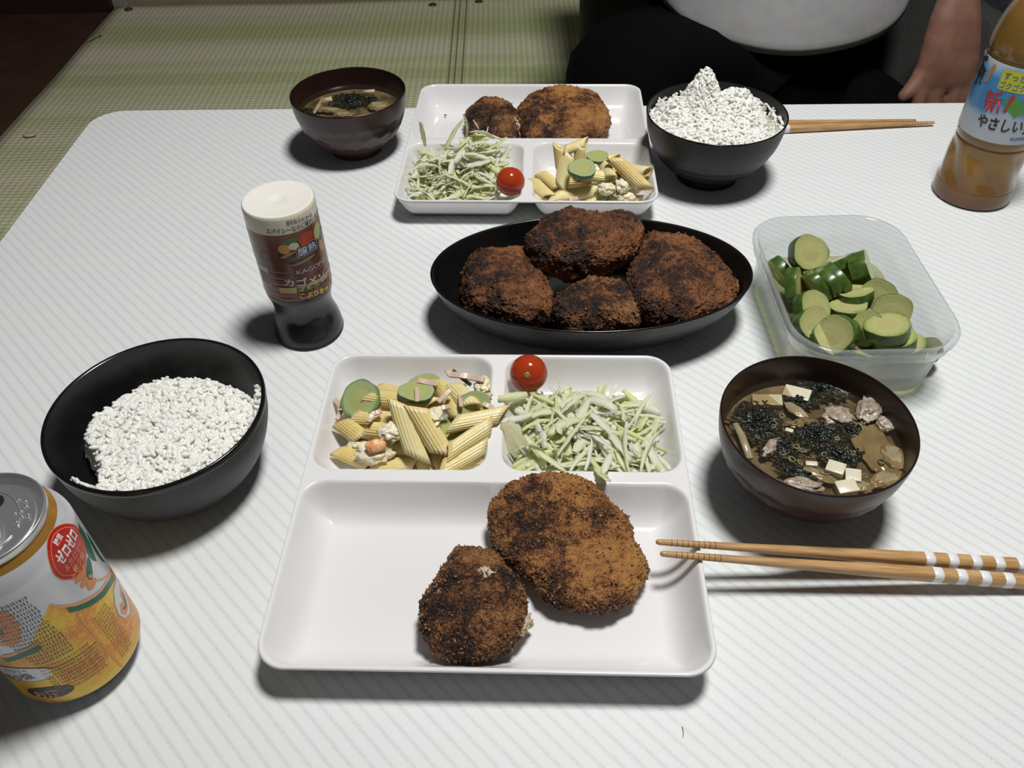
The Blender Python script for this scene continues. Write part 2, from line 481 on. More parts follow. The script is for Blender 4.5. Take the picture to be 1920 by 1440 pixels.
for lx, ly in ((-.40, .02), (.93, .02), (-.40, .83), (.93, .80)):
    V, F = loft([[(x + lx - .3, y + ly - .45, z) for x, y in rrect(s, s, .008, 4)] for s, z in ((.034, .0100), (.048, .30), (.05, -FL - TH))], cap0=True, cap1=True)
    mesh('leg', V, F, m_table_leg, tb)

# ------------------------------------------------------------------ compartment plates
def sd_rr(x, y, x0, x1, y0, y1, r):
    qx = np.abs(x - (x0 + x1) / 2) - (x1 - x0) / 2 + r
    qy = np.abs(y - (y0 + y1) / 2) - (y1 - y0) / 2 + r
    return np.hypot(np.maximum(qx, 0), np.maximum(qy, 0)) + np.minimum(np.maximum(qx, qy), 0) - r
PH = .0262
def plate_h(x, y):
    z = np.full_like(x, PH)
    for (a, b, c, d, T) in ((-.1203, .1203, -.1203, .0035, .021), (-.1203, -.0052, .0125, .1203, .0185), (.0032, .1203, .0125, .1203, .0185)):
        t = -sd_rr(x, y, a, b, c, d, .0155)
        tp = np.maximum(t, 0); s = np.clip(tp * tp / (tp + .0013) / T, 0, 1)
        zz = PH - .0230 * (1 - (1 - s) ** 2.3)
        z = np.where(t > 0, np.minimum(z, zz), z)
    return z
def make_plate_mesh():
    o = []
    h = .1225; r = .0175
    nside = 150
    per = []
    # perimeter param: straight sides + corners
    for (sx, sy, a0) in ((1, 1, 0), (-1, 1, 90), (-1, -1, 180), (1, -1, 270)):
        for i in range(14):
            a = radians(a0 + 90 * (i) / 13)
            per.append((sx * (h - r) + r * cos(a), sy * (h - r) + r * sin(a)))
        # straight to next corner
        nxt = {(1, 1): (-1, 1), (-1, 1): (-1, -1), (-1, -1): (1, -1), (1, -1): (1, 1)}[(sx, sy)]
        a = radians(a0 + 90)
        p0 = np.array(per[-1]); q0 = np.array((nxt[0] * (h - r) + r * cos(a), nxt[1] * (h - r) + r * sin(a)))
        for i in range(1, nside): per.append(tuple(p0 + (q0 - p0) * i / nside))
    per = np.array(per); n = len(per)
    ss = np.concatenate([np.array([1, .996, .991, .986]), np.linspace(.983, .02, 140)])
    X = np.outer(ss, per[:, 0]); Y = np.outer(ss, per[:, 1])
    Z = plate_h(X, Y)
    Z[0, :] -= .0012; 
    V = np.stack([X.ravel(), Y.ravel(), Z.ravel()], 1)
    F = []
    for j in range(len(ss) - 1):
        for i in range(n):
            k = (i + 1) % n; F.append((j * n + i, j * n + k, (j + 1) * n + k, (j + 1) * n + i))
    F.append(tuple((len(ss) - 1) * n + i for i in range(n)))
    return V, F
PV, PF = make_plate_mesh()
pl_near = mesh('compartment_plate', PV, PF, m_plate, loc=(-.0128, .3220, 0))
pl_near.rotation_euler = (0, 0, -.0427)
md = pl_near.modifiers.new('wall', 'SOLIDIFY'); md.thickness = .0022; md.offset = -1
tag(pl_near, 'large white square three-compartment plate nearest the camera', 'plate', 'white compartment plates')
pl_far = pl_near.copy(); COL.objects.link(pl_far)
pl_far.location = (.02195, .7723, 0); pl_far.rotation_euler = (0, 0, -.0511 + pi)
tag(pl_far, 'white square three-compartment plate across the table, between the bowls', 'plate', 'white compartment plates')
PLZ = .0034   # inner floor height of the plates

# ------------------------------------------------------------------ bowls
def miso_bowl(cx, cy, label):
    t = empty('soup_bowl', (cx, cy, 0), label, 'bowl', 'dark brown soup bowls')
    def dim(a, z, r):
        if .013 < z < .046:
            row = (z - .013) / .0105; k = int(row); fz = row - k - .5
            fa = (a / (2 * pi) * 18 + .5 * (k % 2)) % 1 - .5
            d = max(0, 1 - (fa * 1.9) ** 2 - (fz * 1.7) ** 2)
            return 1 - .022 * d
        return 1
    out = dense([(.0268, 0), (.0272, .0035), (.0280, .0075), (.0345, .0105), (.0435, .0185), (.0515, .0305), (.0560, .0440), (.0580, .0560), (.0584, .0625)], 6)
    V, F = lathe(out, 180, rf=dim)
    mesh('bowl_wall', V, F, m_miso_out, t)
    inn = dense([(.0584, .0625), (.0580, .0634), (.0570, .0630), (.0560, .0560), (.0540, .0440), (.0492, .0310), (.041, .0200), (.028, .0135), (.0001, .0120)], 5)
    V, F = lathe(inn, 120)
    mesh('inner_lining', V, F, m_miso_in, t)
    V, F = lathe([(.0268, 0), (.0250, 0), (.0245, .0060), (.0001, .0065)], 96)
    mesh('foot_ring', V, F, m_miso_out, t)
    return t
NM = (.1852, .3374); FM = (-.1599, .8047)
miso_bowl(*NM, 'dark brown soup bowl at the right of the near plate')
miso_bowl(*FM, 'dark brown soup bowl at the back left, beyond the sauce bottle')

NR = (-.2254, .3630); FR = (.1999, .7333)
t = empty('rice_bowl', (*NR, 0), 'wide black rice bowl with grainy outside, left of near plate', 'bowl')
V, F = lathe(dense([(.0300, 0), (.0310, .002), (.0420, .0050), (.0530, .0135), (.0610, .0270), (.0660, .0430), (.0675, .0560)], 6), 128)
mesh('bowl_wall', V, F, m_black_tex, t)
V, F = lathe([(.0675, .0560), (.0680, .0580), (.0677, .0603), (.0666, .0608), (.0655, .0600)], 128)
mesh('rim', V, F, m_black_gloss, t)
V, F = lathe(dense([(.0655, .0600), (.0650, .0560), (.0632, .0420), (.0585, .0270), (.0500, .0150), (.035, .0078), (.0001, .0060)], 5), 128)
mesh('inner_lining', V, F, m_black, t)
V, F = lathe([(.0300, 0), (.0280, 0), (.0275, .0030), (.0001, .0032)], 64)
mesh('foot_ring', V, F, m_black, t)

t = empty('rice_bowl', (*FR, 0), 'black ribbed rice bowl heaped with rice, right of far plate', 'bowl')
def groove(a, z, r):
    return 1 - .013 * sum(exp(-((z - g) / .0016) ** 2) for g in (.021, .029, .037))
V, F = lathe(dense([(.0300, 0), (.0305, .004), (.0315, .0085), (.0390, .0130), (.0500, .0230), (.0590, .0370), (.0640, .0520), (.0661, .0665)], 8), 128, rf=groove)
mesh('bowl_wall', V, F, m_black_matte, t)
V, F = lathe([(.0661, .0665), (.0663, .0678), (.0655, .0684), (.0646, .0678)], 128)
mesh('rim', V, F, m_black_gloss, t)
V, F = lathe(dense([(.0646, .0678), (.0640, .0640), (.0618, .0500), (.0560, .0350), (.0460, .0220), (.030, .0140), (.0001, .0120)], 5), 128)
mesh('inner_lining', V, F, m_black_matte, t)
V, F = lathe([(.0300, 0), (.0275, 0), (.0270, .0070), (.0001, .0075)], 64)
mesh('foot_ring', V, F, m_black_matte, t)

# oval dish
DC = (.0634, .5195); DA, DB = .1255, .0755; DR = -.02
dish = empty('oval_dish', (*DC, 0), 'black oval serving dish holding four croquettes in the middle', 'dish', rz=DR)
m_dish = pmat('black_cast_resin', (.010, .0105, .0105), .38, spec=.5)
n = N(m_dish); v = n.coords(scale=(1, 1, 6)); n.bump(n.noise(v, 90, 4), .35, .0012)
ell = lambda prof, n_=160: ([(x, y, z) for (x, y, z) in [(s * DA * cos(2 * pi * i / n_), (s * DA - (DA - DB) * (s * .55 + .45)) * sin(2 * pi * i / n_), z) for (s, z) in prof for i in range(n_)]],
                       [(j * n_ + i, j * n_ + (i + 1) % n_, (j + 1) * n_ + (i + 1) % n_, (j + 1) * n_ + i) for j in range(len(prof) - 1) for i in range(n_)])
V, F = ell(dense([(.66, 0), (.68, .002), (.80, .0085), (.90, .0200), (.965, .0330), (.995, .0435)], 6))
mesh('dish_wall', V, F, m_dish, dish)
V, F = ell([(.995, .0435), (1.0, .0448), (.995, .0457), (.984, .0455), (.978, .0445)])
mesh('rim', V, F, m_black_gloss, dish)
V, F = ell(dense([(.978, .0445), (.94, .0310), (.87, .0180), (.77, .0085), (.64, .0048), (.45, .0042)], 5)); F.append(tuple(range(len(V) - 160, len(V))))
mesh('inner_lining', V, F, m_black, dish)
V, F = ell([(.66, 0), (.64, 0), (.62, .0022), (.45, .0022)]); F.append(tuple(range(len(V) - 160, len(V))))
mesh('foot', V, F, m_black, dish)

# ------------------------------------------------------------------ pickle tub
TC = (.2553, .4920); TW, TL = .1210, .1680
tub = empty('storage_tub', (*TC, 0), 'clear plastic storage tub of sliced pickled cucumber at the right', 'container')
def rr(ins, z, r): return [(x, y, z) for x, y in rrect(TW - 2 * ins, TL - 2 * ins, max(r, .004), 12)]
sec = [rr(.0135, .0006, .014), rr(.0115, .0, .020), rr(.0105, .002, .022), rr(.0085, .012, .026), rr(.0062, .034, .029), rr(.0058, .0395, .029), rr(.0022, .0405, .032), rr(.0018, .0470, .032), rr(.0002, .0480, .033), rr(.0, .0515, .033), rr(.0008, .0530, .033), rr(.0030, .0533, .031), rr(.0040, .0520, .030),
       rr(.0046, .0480, .030), rr(.0074, .0400, .0285), rr(.0078, .034, .028), rr(.0100, .012, .025), rr(.0118, .003, .020), rr(.0145, .0014, .014)]
V, F = loft(sec, cap0=True, cap1=True)
mesh('tub_wall', V, F, m_pp, tub)
BZ = .0185
ri = lambda ins, z, r: [(x + TC[0], y + TC[1], z) for x, y, _ in rr(ins, z, r)]
V, F = loft([ri(.0150, .0018, .014), ri(.0122, .0034, .020), ri(.0104, .012, .025), ri(.0094, BZ, .026)], cap0=True, cap1=True)
br = mesh('pickle_brine', V, F, m_brine, smooth=False)
tag(br, 'pale yellow-green pickling liquid at the bottom of the clear tub', 'liquid', kind='stuff')

# ------------------------------------------------------------------ croquettes
ICO7 = ico(7); ICO2 = ico(2); ICO1 = ico(1); ICO4 = ico(4)
def fnoise(p, s, o=3): return noise.fractal(Vector((p[0] * s, p[1] * s, p[2] * s)), 1.0, 2.0, o)
def croquette(outline, zc, hh, seed, mat, label, group, zlow=None, limit=None, lean=0, tilt=0, ncr=900, crm=None, top=0, lump=1.0):
    pts = [at(x, y, zc) for x, y in outline]
    cx = sum(p.x for p in pts) / len(pts); cy = sum(p.y for p in pts) / len(pts)
    # take the height of the body out of its outline's depth
    el = atan2(CAM_H - zc, cy)
    bb = (max(p.y for p in pts) - min(p.y for p in pts)) / 2
    k = sqrt(max(.35, 1 - (hh / math.tan(el) / bb) ** 2))
    pol = sorted((atan2((p.y - cy) * k, p.x - cx), sqrt((p.x - cx) ** 2 + ((p.y - cy) * k) ** 2)) for p in pts)
    A = np.array([a for a, r in pol]); R = np.array([r for a, r in pol])
    A = np.concatenate([A - 2 * pi, A, A + 2 * pi]); R = np.concatenate([R, R, R])
    U, F = ICO7
    ang = np.arctan2(U[:, 1], U[:, 0])
    rad = np.interp(ang, A, R)
    for _ in range(1):
        rad = (rad + np.interp(ang + .12, A, R) + np.interp(ang - .12, A, R)) / 3
    rad = rad - .0012
    h = np.hypot(U[:, 0], U[:, 1])
    hx = h ** .8
    ux = np.where(h > 1e-6, U[:, 0] / np.maximum(h, 1e-6), 0); uy = np.where(h > 1e-6, U[:, 1] / np.maximum(h, 1e-6), 0)
    X = ux * hx * rad; Y = uy * hx * rad
    Z = np.sign(U[:, 2]) * np.abs(U[:, 2]) ** .85 * hh
    Z = Z + tilt * X
    V = np.stack([X, Y, Z], 1)
    Nn = np.stack([ux * h / 1, uy * h, U[:, 2] * 1.2], 1); Nn /= np.linalg.norm(Nn, axis=1)[:, None]
    off = seed * 13.7
    D = np.array([lump * .0042 * fnoise((p[0] + off, p[1], p[2]), 42, 2) + .0016 * fnoise((p[0], p[1] + off, p[2]), 170, 2)
                  + .0019 * (abs(fnoise((p[0], p[1], p[2] + off), 360, 3)) - .2) for p in V.tolist()])
    V = V + Nn * D[:, None]
    if lean:
        dz = lean * np.maximum(0, V[:, 1]); V[:, 2] += dz; V[:, 1] -= dz / math.tan(el)
    if zlow is not None: V[:, 2] = np.maximum(V[:, 2], zlow - zc)
    if limit is not None: V = limit(V + np.array([cx, cy, zc])) - np.array([cx, cy, zc])
    t = empty('croquette', (cx, cy, zc), label, 'croquette', group)
    mesh('crust', V, F, mat, t)
    # loose crumb flakes standing out of the crust
    rng = np.random.RandomState(seed)
    idx = rng.choice(len(V), ncr, replace=False)
    u1, f1 = ICO1
    VV = []; FF = []
    for q, i in enumerate(idx):
        if V[i, 2] < (zlow - zc if zlow is not None else -1) + .002: continue
        s = .00028 + .00062 * rng.rand() ** 2
        sc = np.array([s * (1 + rng.rand() * .7), s * (.8 + rng.rand() * .5), s * (.30 + rng.rand() * .4)])
        a = rng.rand(3) * 6.28
        Rm = np.array(Matrix.Rotation(a[0], 3, 'X') @ Matrix.Rotation(a[1], 3, 'Y') @ Matrix.Rotation(a[2], 3, 'Z'))
        pp = (u1 * sc * (1 + .32 * rng.randn(len(u1), 1))) @ Rm.T + V[i] + Nn[i] * s * .4
        b = len(VV) * len(u1); VV.append(pp); FF.append(f1 + b)
    o = mesh('crumb_flakes', np.concatenate(VV), np.concatenate(FF), crm or m_crumb, t, smooth=False)
    o['kind'] = 'stuff'
    return t

def in_dish(P):
    c, s_ = cos(-DR), sin(-DR)
    x = (P[:, 0] - DC[0]) * c - (P[:, 1] - DC[1]) * s_; y = (P[:, 0] - DC[0]) * s_ + (P[:, 1] - DC[1]) * c
    sm_ = np.interp(P[:, 2] - .0015, [.0042, .0048, .0085, .0180, .0310, .0445, .0460, .09], [.45, .64, .77, .87, .94, .978, .99, 1.3]) - .012
    ax = sm_ * DA; ay = sm_ * DA - (DA - DB) * (sm_ * .55 + .45)
    q = np.hypot(x / ax, y / ay); k = np.where(q > 1, 1 / q, 1)
    x, y = x * k, y * k
    c, s_ = cos(DR), sin(DR)
    return np.stack([x * c - y * s_ + DC[0], x * s_ + y * c + DC[1], P[:, 2]], 1)
def on_plate(pl):
    def f(P):
        a = pl.rotation_euler.z; dx, dy = P[:, 0] - pl.location.x, P[:, 1] - pl.location.y
        x = dx * cos(a) + dy * sin(a); y = -dx * sin(a) + dy * cos(a)
        Q = P.copy(); cxy = P.mean(0)
        Q[:, 2] = np.maximum(Q[:, 2], plate_h(x, y) + .0003); dz = Q[:, 2] - P[:, 2]
        d = Q[:, :2] - cxy[:2]; rr_ = np.hypot(d[:, 0], d[:, 1]) + 1e-6
        sh = np.minimum(dz * .8, rr_ * .3); Q[:, :2] -= d / rr_[:, None] * sh[:, None]; return Q
    return f
g_ = 'croquettes in the oval dish'
croquette([(865,530),(870,500),(890,480),(930,472),(985,476),(1012,505),(1030,545),(1037,585),(1022,612),(960,617),(900,604),(868,572)], .026, .021, 1, m_croq_red,
          'breaded croquette at the left end of the black oval dish', g_, .0062, limit=in_dish, crm=m_crumb_red, ncr=1300)
croquette([(1033,560),(1060,538),(1120,530),(1168,535),(1192,560),(1206,600),(1198,628),(1130,634),(1060,630),(1033,600)], .024, .018, 2, m_croq_dark,
          'dark croquette low at the front middle of the oval dish', g_, .0052, limit=in_dish, ncr=1100, crm=m_crumb_dark)
croquette([(1172,540),(1190,475),(1212,438),(1262,443),(1318,475),(1362,508),(1387,545),(1388,575),(1370,602),(1310,617),(1240,612),(1198,595),(1175,570)], .028, .0235, 3, m_croq_red,
          'large reddish-brown croquette at the right end of the oval dish', g_, .0060, limit=in_dish, crm=m_crumb_red, ncr=1500)
croquette([(983,468),(988,440),(1010,415),(1060,401),(1120,400),(1182,408),(1206,428),(1210,458),(1192,490),(1150,516),(1090,522),(1030,512),(998,497)], .047, .020, 4, m_croq_red,
          'croquette at the back of the oval dish, resting highest on the others', g_, .030, limit=in_dish, crm=m_crumb_red, ncr=1400)
g_ = 'croquettes on the near plate'
big = croquette([(1000,895),(1035,888),(1070,900),(1110,918),(1150,955),(1178,985),(1192,1012),(1197,1035),(1222,1055),(1208,1100),(1178,1138),(1140,1153),(1090,1150),(1045,1137),(1010,1118),
           (985,1080),(950,1055),(925,1030),(914,1000),(908,975),(932,928),(965,907)], .0155, .0135, 5, m_croq_gold, 'larger golden-brown croquette on the near plate', g_, PLZ, limit=on_plate(pl_near), lean=.30, ncr=3200, lump=.8)
sm = croquette([(868,1026),(905,1030),(942,1048),(965,1078),(988,1100),(994,1130),(988,1160),(985,1190),(960,1218),(920,1236),(870,1240),(820,1226),(788,1200),(777,1165),(788,1130),(812,1098),(828,1068),(845,1040)],
          .0175, .0155, 6, m_croq_dark, 'smaller torn dark-brown croquette at the front of the near plate', g_, PLZ, limit=on_plate(pl_near), ncr=2000, crm=m_crumb, lump=.8)
g_ = 'croquettes on the far plate'
croquette([(968,215),(985,185),(1010,172),(1050,163),(1095,170),(1125,190),(1140,215),(1142,245),(1125,268),(1090,275),(1040,279),(1000,274),(978,250)], .0175, .0155, 7, m_croq_gold,
          'larger round croquette on the right of the far plate', g_, PLZ, limit=on_plate(pl_far), lean=.15, ncr=1000, lump=.8)
sf = croquette([(873,225),(885,200),(910,186),(940,186),(962,200),(972,225),(974,255),(965,275),(935,279),(900,272),(880,252)], .0175, .0155, 8, m_croq_dark,
          'smaller dark half-eaten croquette on the far plate', g_, PLZ, limit=on_plate(pl_far), ncr=900, crm=m_crumb_dark, lump=.8)

def ragged(name, p, sx, sy, sz, seed, mat, parent=None, amp=.35, sub=ICO4, freq=2.2, rot=(0, 0, 0), smooth=True):
    U, F = sub
    V = []
    for u in U.tolist():
        d = 1 + amp * noise.fractal(Vector((u[0] * freq + seed * 7, u[1] * freq, u[2] * freq)), 1, 2, 3)
        V.append((u[0] * sx * d, u[1] * sy * d, u[2] * sz * d))
    o = mesh(name, V, F, mat, parent, smooth)
    if parent is not None: p = Vector(p) - parent.location
    o.location = p; o.rotation_euler = rot
    return o
# torn filling showing at the broken edges
ragged('filling', at(972, 1176, .016), .0085, .0050, .0045, 3, m_filling, sm, .55, rot=(.3, .2, .75)).data.materials[0] = m_filling
ragged('filling', at(915, 1078, .031), .0050, .0035, .0022, 4, m_filling, sm, .6, rot=(.3, .2, -.6))
ragged('filling', at(966, 238, .018), .0045, .0125, .0100, 5, m_filling, sf, .55, rot=(0, 0, .15))
p = at(835, 216, .006)
cr = ragged('crumb', p, .0015, .0011, .0010, 9, m_crumb_dark, None, .5, sub=ICO2)
tag(cr, 'single dark fried crumb lying alone on the far plate', 'crumb')

# ------------------------------------------------------------------ rice
def rice(name, cx, cy, hfun, inside, n, seed, label, rbound):
    t = empty(name, (cx, cy, .012), label, 'rice'); t['kind'] = 'stuff'
    # body under the grains
    g = 70; V = []; F = []; idx = {}
    for j in range(g + 1):
        for i in range(g + 1):
            x = (i / g * 2 - 1) * rbound; y = (j / g * 2 - 1) * rbound
            if inside(x, y):
                idx[(i, j)] = len(V); V.append((x, y, max(hfun(x, y) - .0022, .0) - .012))
    for j in range(g):
        for i in range(g):
            q = [(i, j), (i + 1, j), (i + 1, j + 1), (i, j + 1)]
            if all(a in idx for a in q): F.append([idx[a] for a in q])
    return t, V, F
def rice_heap(cx, cy, hfun, n, seed, label, rbound, inner_r):
    """hfun(x,y) -> surface height in world z, or None outside; inner_r(z) inner bowl radius"""
    rng = np.random.RandomState(seed)
    u, f = ICO2
    grain = u * np.array([.0034, .00145, .00132]); grain = grain * (1 + .12 * np.sign(u[:, :1]) * u[:, :1] ** 2)
    VV = []; FF = []; k = 0; tries = 0
    # grains
    while k < n and tries < n * 30:
        tries += 1
        x = rng.uniform(-rbound, rbound); y = rng.uniform(-rbound, rbound)
        h = hfun(x, y)
        if h is None: continue
        e = .0015
        hx = hfun(x + e, y); hy = hfun(x, y + e)
        if hx is None: hx = h - .002
        if hy is None: hy = h - .002
        gx = max(-4, min(4, (hx - h) / e)); gy = max(-4, min(4, (hy - h) / e))
        if rng.rand() > sqrt(1 + gx * gx + gy * gy) / 3.0: continue
        depth = abs(rng.randn()) * .0009
        nrm = Vector((-gx, -gy, 1)).normalized()
        pos = Vector((x, y, h)) - nrm * depth * 1.3 + nrm * .0006
        rr_ = sqrt(pos.x ** 2 + pos.y ** 2)
        lim = inner_r(pos.z) - .0018
        if rr_ > lim:
            pos.x *= lim / rr_; pos.y *= lim / rr_
        t1 = nrm.orthogonal().normalized(); t2 = nrm.cross(t1)
        a = rng.uniform(0, 2 * pi); d = (t1 * cos(a) + t2 * sin(a) + nrm * rng.normal(0, .28)).normalized()
        s = d.cross(nrm).normalized(); w = d.cross(s)
        Rm = np.array([[d.x, s.x, w.x], [d.y, s.y, w.y], [d.z, s.z, w.z]])
        sc_ = rng.uniform(.85, 1.15)
        VV.append((grain * sc_) @ Rm.T + np.array(pos)); FF.append(f + k * len(u)); k += 1
    # body under grains
    g = 90; V = []; F = []; idx = {}
    for j in range(g + 1):
        for i in range(g + 1):
            x = (i / g * 2 - 1) * rbound; y = (j / g * 2 - 1) * rbound
            h = hfun(x, y)
            if h is not None and sqrt(x * x + y * y) < inner_r(h) - .001:
                idx[(i, j)] = len(V); V.append((x, y, h - .0012))
    for j in range(g):
        for i in range(g):
            q = [(i, j), (i + 1, j), (i + 1, j + 1), (i, j + 1)]
            if all(a_ in idx for a_ in q): F.append([idx[a_] for a_ in q])
    nb = len(V)
    allV = np.concatenate([np.array(V)] + VV)
    quads = F; tris = (np.concatenate(FF) + nb).tolist()
    fm = [1] * len(quads) + [0] * len(tris)
    o = mesh('cooked_rice', allV, quads + tris, [m_rice, m_rice_base], loc=(cx, cy, 0), fmats=fm)
    tag(o, label, 'rice', kind='stuff')
    return o

def prof_r(prof):
    zs = [p[1] for p in prof]; rs = [p[0] for p in prof]
    return lambda z: float(np.interp(z, zs, rs))
in_near = prof_r([(.0001, .006), (.035, .0078), (.0500, .0150), (.0585, .0270), (.0632, .0420), (.0650, .0560), (.0655, .06)])
in_far = prof_r([(.0001, .012), (.030, .014), (.0460, .0220), (.0560, .0350), (.0618, .0500), (.0640, .0640), (.0646, .0678), (.0646, .2)])

# near bowl: rice pushed to the front right, scooped away at back and left
edge_px = [(172,918),(178,890),(165,865),(147,830),(160,800),(190,772),(222,752),(262,727),(305,713),(345,707),(385,710),(425,720),(462,733),(484,748)]
edge = [at(x, y, .036) for x, y in edge_px]
edge = [(p.x - NR[0], p.y - NR[1]) for p in edge]
poly = edge + [(.085, .0), (.07, -.06), (.02, -.085), (-.04, -.075)]
def in_poly(x, y, P):
    c = False; j = len(P) - 1
    for i in range(len(P)):
        if (P[i][1] > y) != (P[j][1] > y) and x < (P[j][0] - P[i][0]) * (y - P[i][1]) / (P[j][1] - P[i][1]) + P[i][0]: c = not c
        j = i
    return c
def dist_edge(x, y, P):
    best = 9
    for i in range(len(P) - 1):
        ax, ay = P[i]; bx, by = P[i + 1]; dx, dy = bx - ax, by - ay
        t = max(0, min(1, ((x - ax) * dx + (y - ay) * dy) / (dx * dx + dy * dy + 1e-12)))
        best = min(best, sqrt((x - ax - t * dx) ** 2 + (y - ay - t * dy) ** 2))
    return best
def h_near(x, y):
    r = sqrt(x * x + y * y)
    if r > .0655 or not in_poly(x, y, poly): return None
    d = dist_edge(x, y, edge)
    floor_z = float(np.interp(r, [0, .035, .05, .0585, .0632, .065], [.006, .0078, .015, .027, .042, .056]))
    top = .0405 + .004 * exp(-((x - .005) ** 2 + (y + .0) ** 2) / .0012) + .0026 * noise.noise(Vector((x * 70, y * 70, 3))) + .0014 * noise.noise(Vector((x * 220, y * 220, 5)))
    s = min(1, d / .007); s = s * s * (3 - 2 * s)
    z = max(floor_z, 0) * (1 - s) + top * s
    return max(z, floor_z + .001) if z > floor_z - .004 else floor_z + .001
rice_heap(*NR, h_near, 3600, 11, 'white cooked rice lying in the near black bowl', .066, in_near)
def h_far(x, y):
    r = sqrt(x * x + y * y)
    if r > .064: return None
    base = .058 + .012 * (1 - (r / .062) ** 2)
    pk = .034 * exp(-(((x + .013) / .016) ** 2 + ((y - .012) / .018) ** 2))
    pk2 = .018 * exp(-(((x - .018) / .022) ** 2 + ((y - .004) / .02) ** 2)) + .012 * exp(-(((x + .038) / .013) ** 2 + ((y - .006) / .018) ** 2))
    back = -.030 * max(0, (y - .022) / .03) ** 1.3 if y > .022 else 0
    rgt = -.022 * max(0, (x - .040) / .02) if x > .040 else 0
    nz = .0030 * noise.noise(Vector((x * 90, y * 90, 8))) + .0015 * noise.noise(Vector((x * 240, y * 240, 2)))
    fl_ = float(np.interp(r, [0, .03, .046, .056, .0618, .064], [.012, .014, .022, .035, .05, .06]))
    return max(base + max(pk, pk2) + back + rgt + nz, fl_ + .001)
rice_heap(*FR, h_far, 3600, 12, 'white cooked rice heaped to a peak in the far black bowl', .065, in_far)

def settle(o, pl, most=.006):
    """lift a piece out of the plate wall, along the line of sight"""
    bpy.context.view_layer.update()
    P = []
    for q in [o] + list(o.children):
        if q.type == 'MESH':
            mw = q.matrix_world if q is o else o.matrix_world @ q.matrix_local
            P += [mw @ v.co for v in q.data.vertices]
    P = np.array([p[:] for p in P]); a = pl.rotation_euler.z
    dx, dy = P[:, 0] - pl.location.x, P[:, 1] - pl.location.y
    x = dx * cos(a) + dy * sin(a); y = -dx * sin(a) + dy * cos(a)
    d = float(np.max(plate_h(x, y) + .0003 - P[:, 2]))
    if d > 0:
        k = (Vector((0, 0, CAM_H)) - o.location).normalized(); o.location = o.location + k * (min(d, most) / k.z)
# ------------------------------------------------------------------ cabbage
def shred_mesh(k):
    rng = random.Random(100 + k)
    L = rng.uniform(.016, .038); w = rng.choice([.0022, .003, .0038, .0050, .0066]) ; th = rng.choice([.0003, .0004, .0006])
    nseg = 9; kap = rng.uniform(-28, 28); kz = rng.uniform(-30, 30); tw = rng.uniform(-1.0, 1.0)
    V = []; F = []
    p = Vector((-L / 2, 0, 0)); a = -kap * L / 2; b = -kz * L / 2
    for i in range(nseg + 1):
        t = i / nseg; ww = w * (.35 + .65 * sin(pi * min(1, max(0, .12 + t * .8)))) * (1 + .12 * sin(i * 2.3 + k))
        d = Vector((cos(a) * cos(b), sin(a) * cos(b), sin(b)))
        s = Vector((-sin(a), cos(a), 0)); nn = d.cross(s).normalized()
        ang = tw * (t - .5); s2 = s * cos(ang) + nn * sin(ang); n2 = nn * cos(ang) - s * sin(ang)
        rip = .00025 * sin(i * 1.9 + k)
        for (u, v) in ((-1, -1), (0, -1 + .6), (1, -1), (1, 1), (0, 1 + .6), (-1, 1)):
            V.append(tuple(p + s2 * u * ww / 2 + n2 * (v * th / 2 + rip)))
        p = p + d * (L / nseg); a += kap * L / nseg; b += kz * L / nseg
    for i in range(nseg):
        for j in range(6):
            q = (j + 1) % 6; F.append((i * 6 + j, i * 6 + q, (i + 1) * 6 + q, (i + 1) * 6 + j))
    F.append(tuple(range(5, -1, -1))); F.append(tuple(nseg * 6 + j for j in range(6)))
    me = bpy.data.meshes.new('cabbage_shred'); me.from_pydata(V, [], F); me.materials.append(m_cab)
    me.polygons.foreach_set('use_smooth', [True] * len(me.polygons)); me.update()
    return me
SHRED = [shred_mesh(k) for k in range(26)]
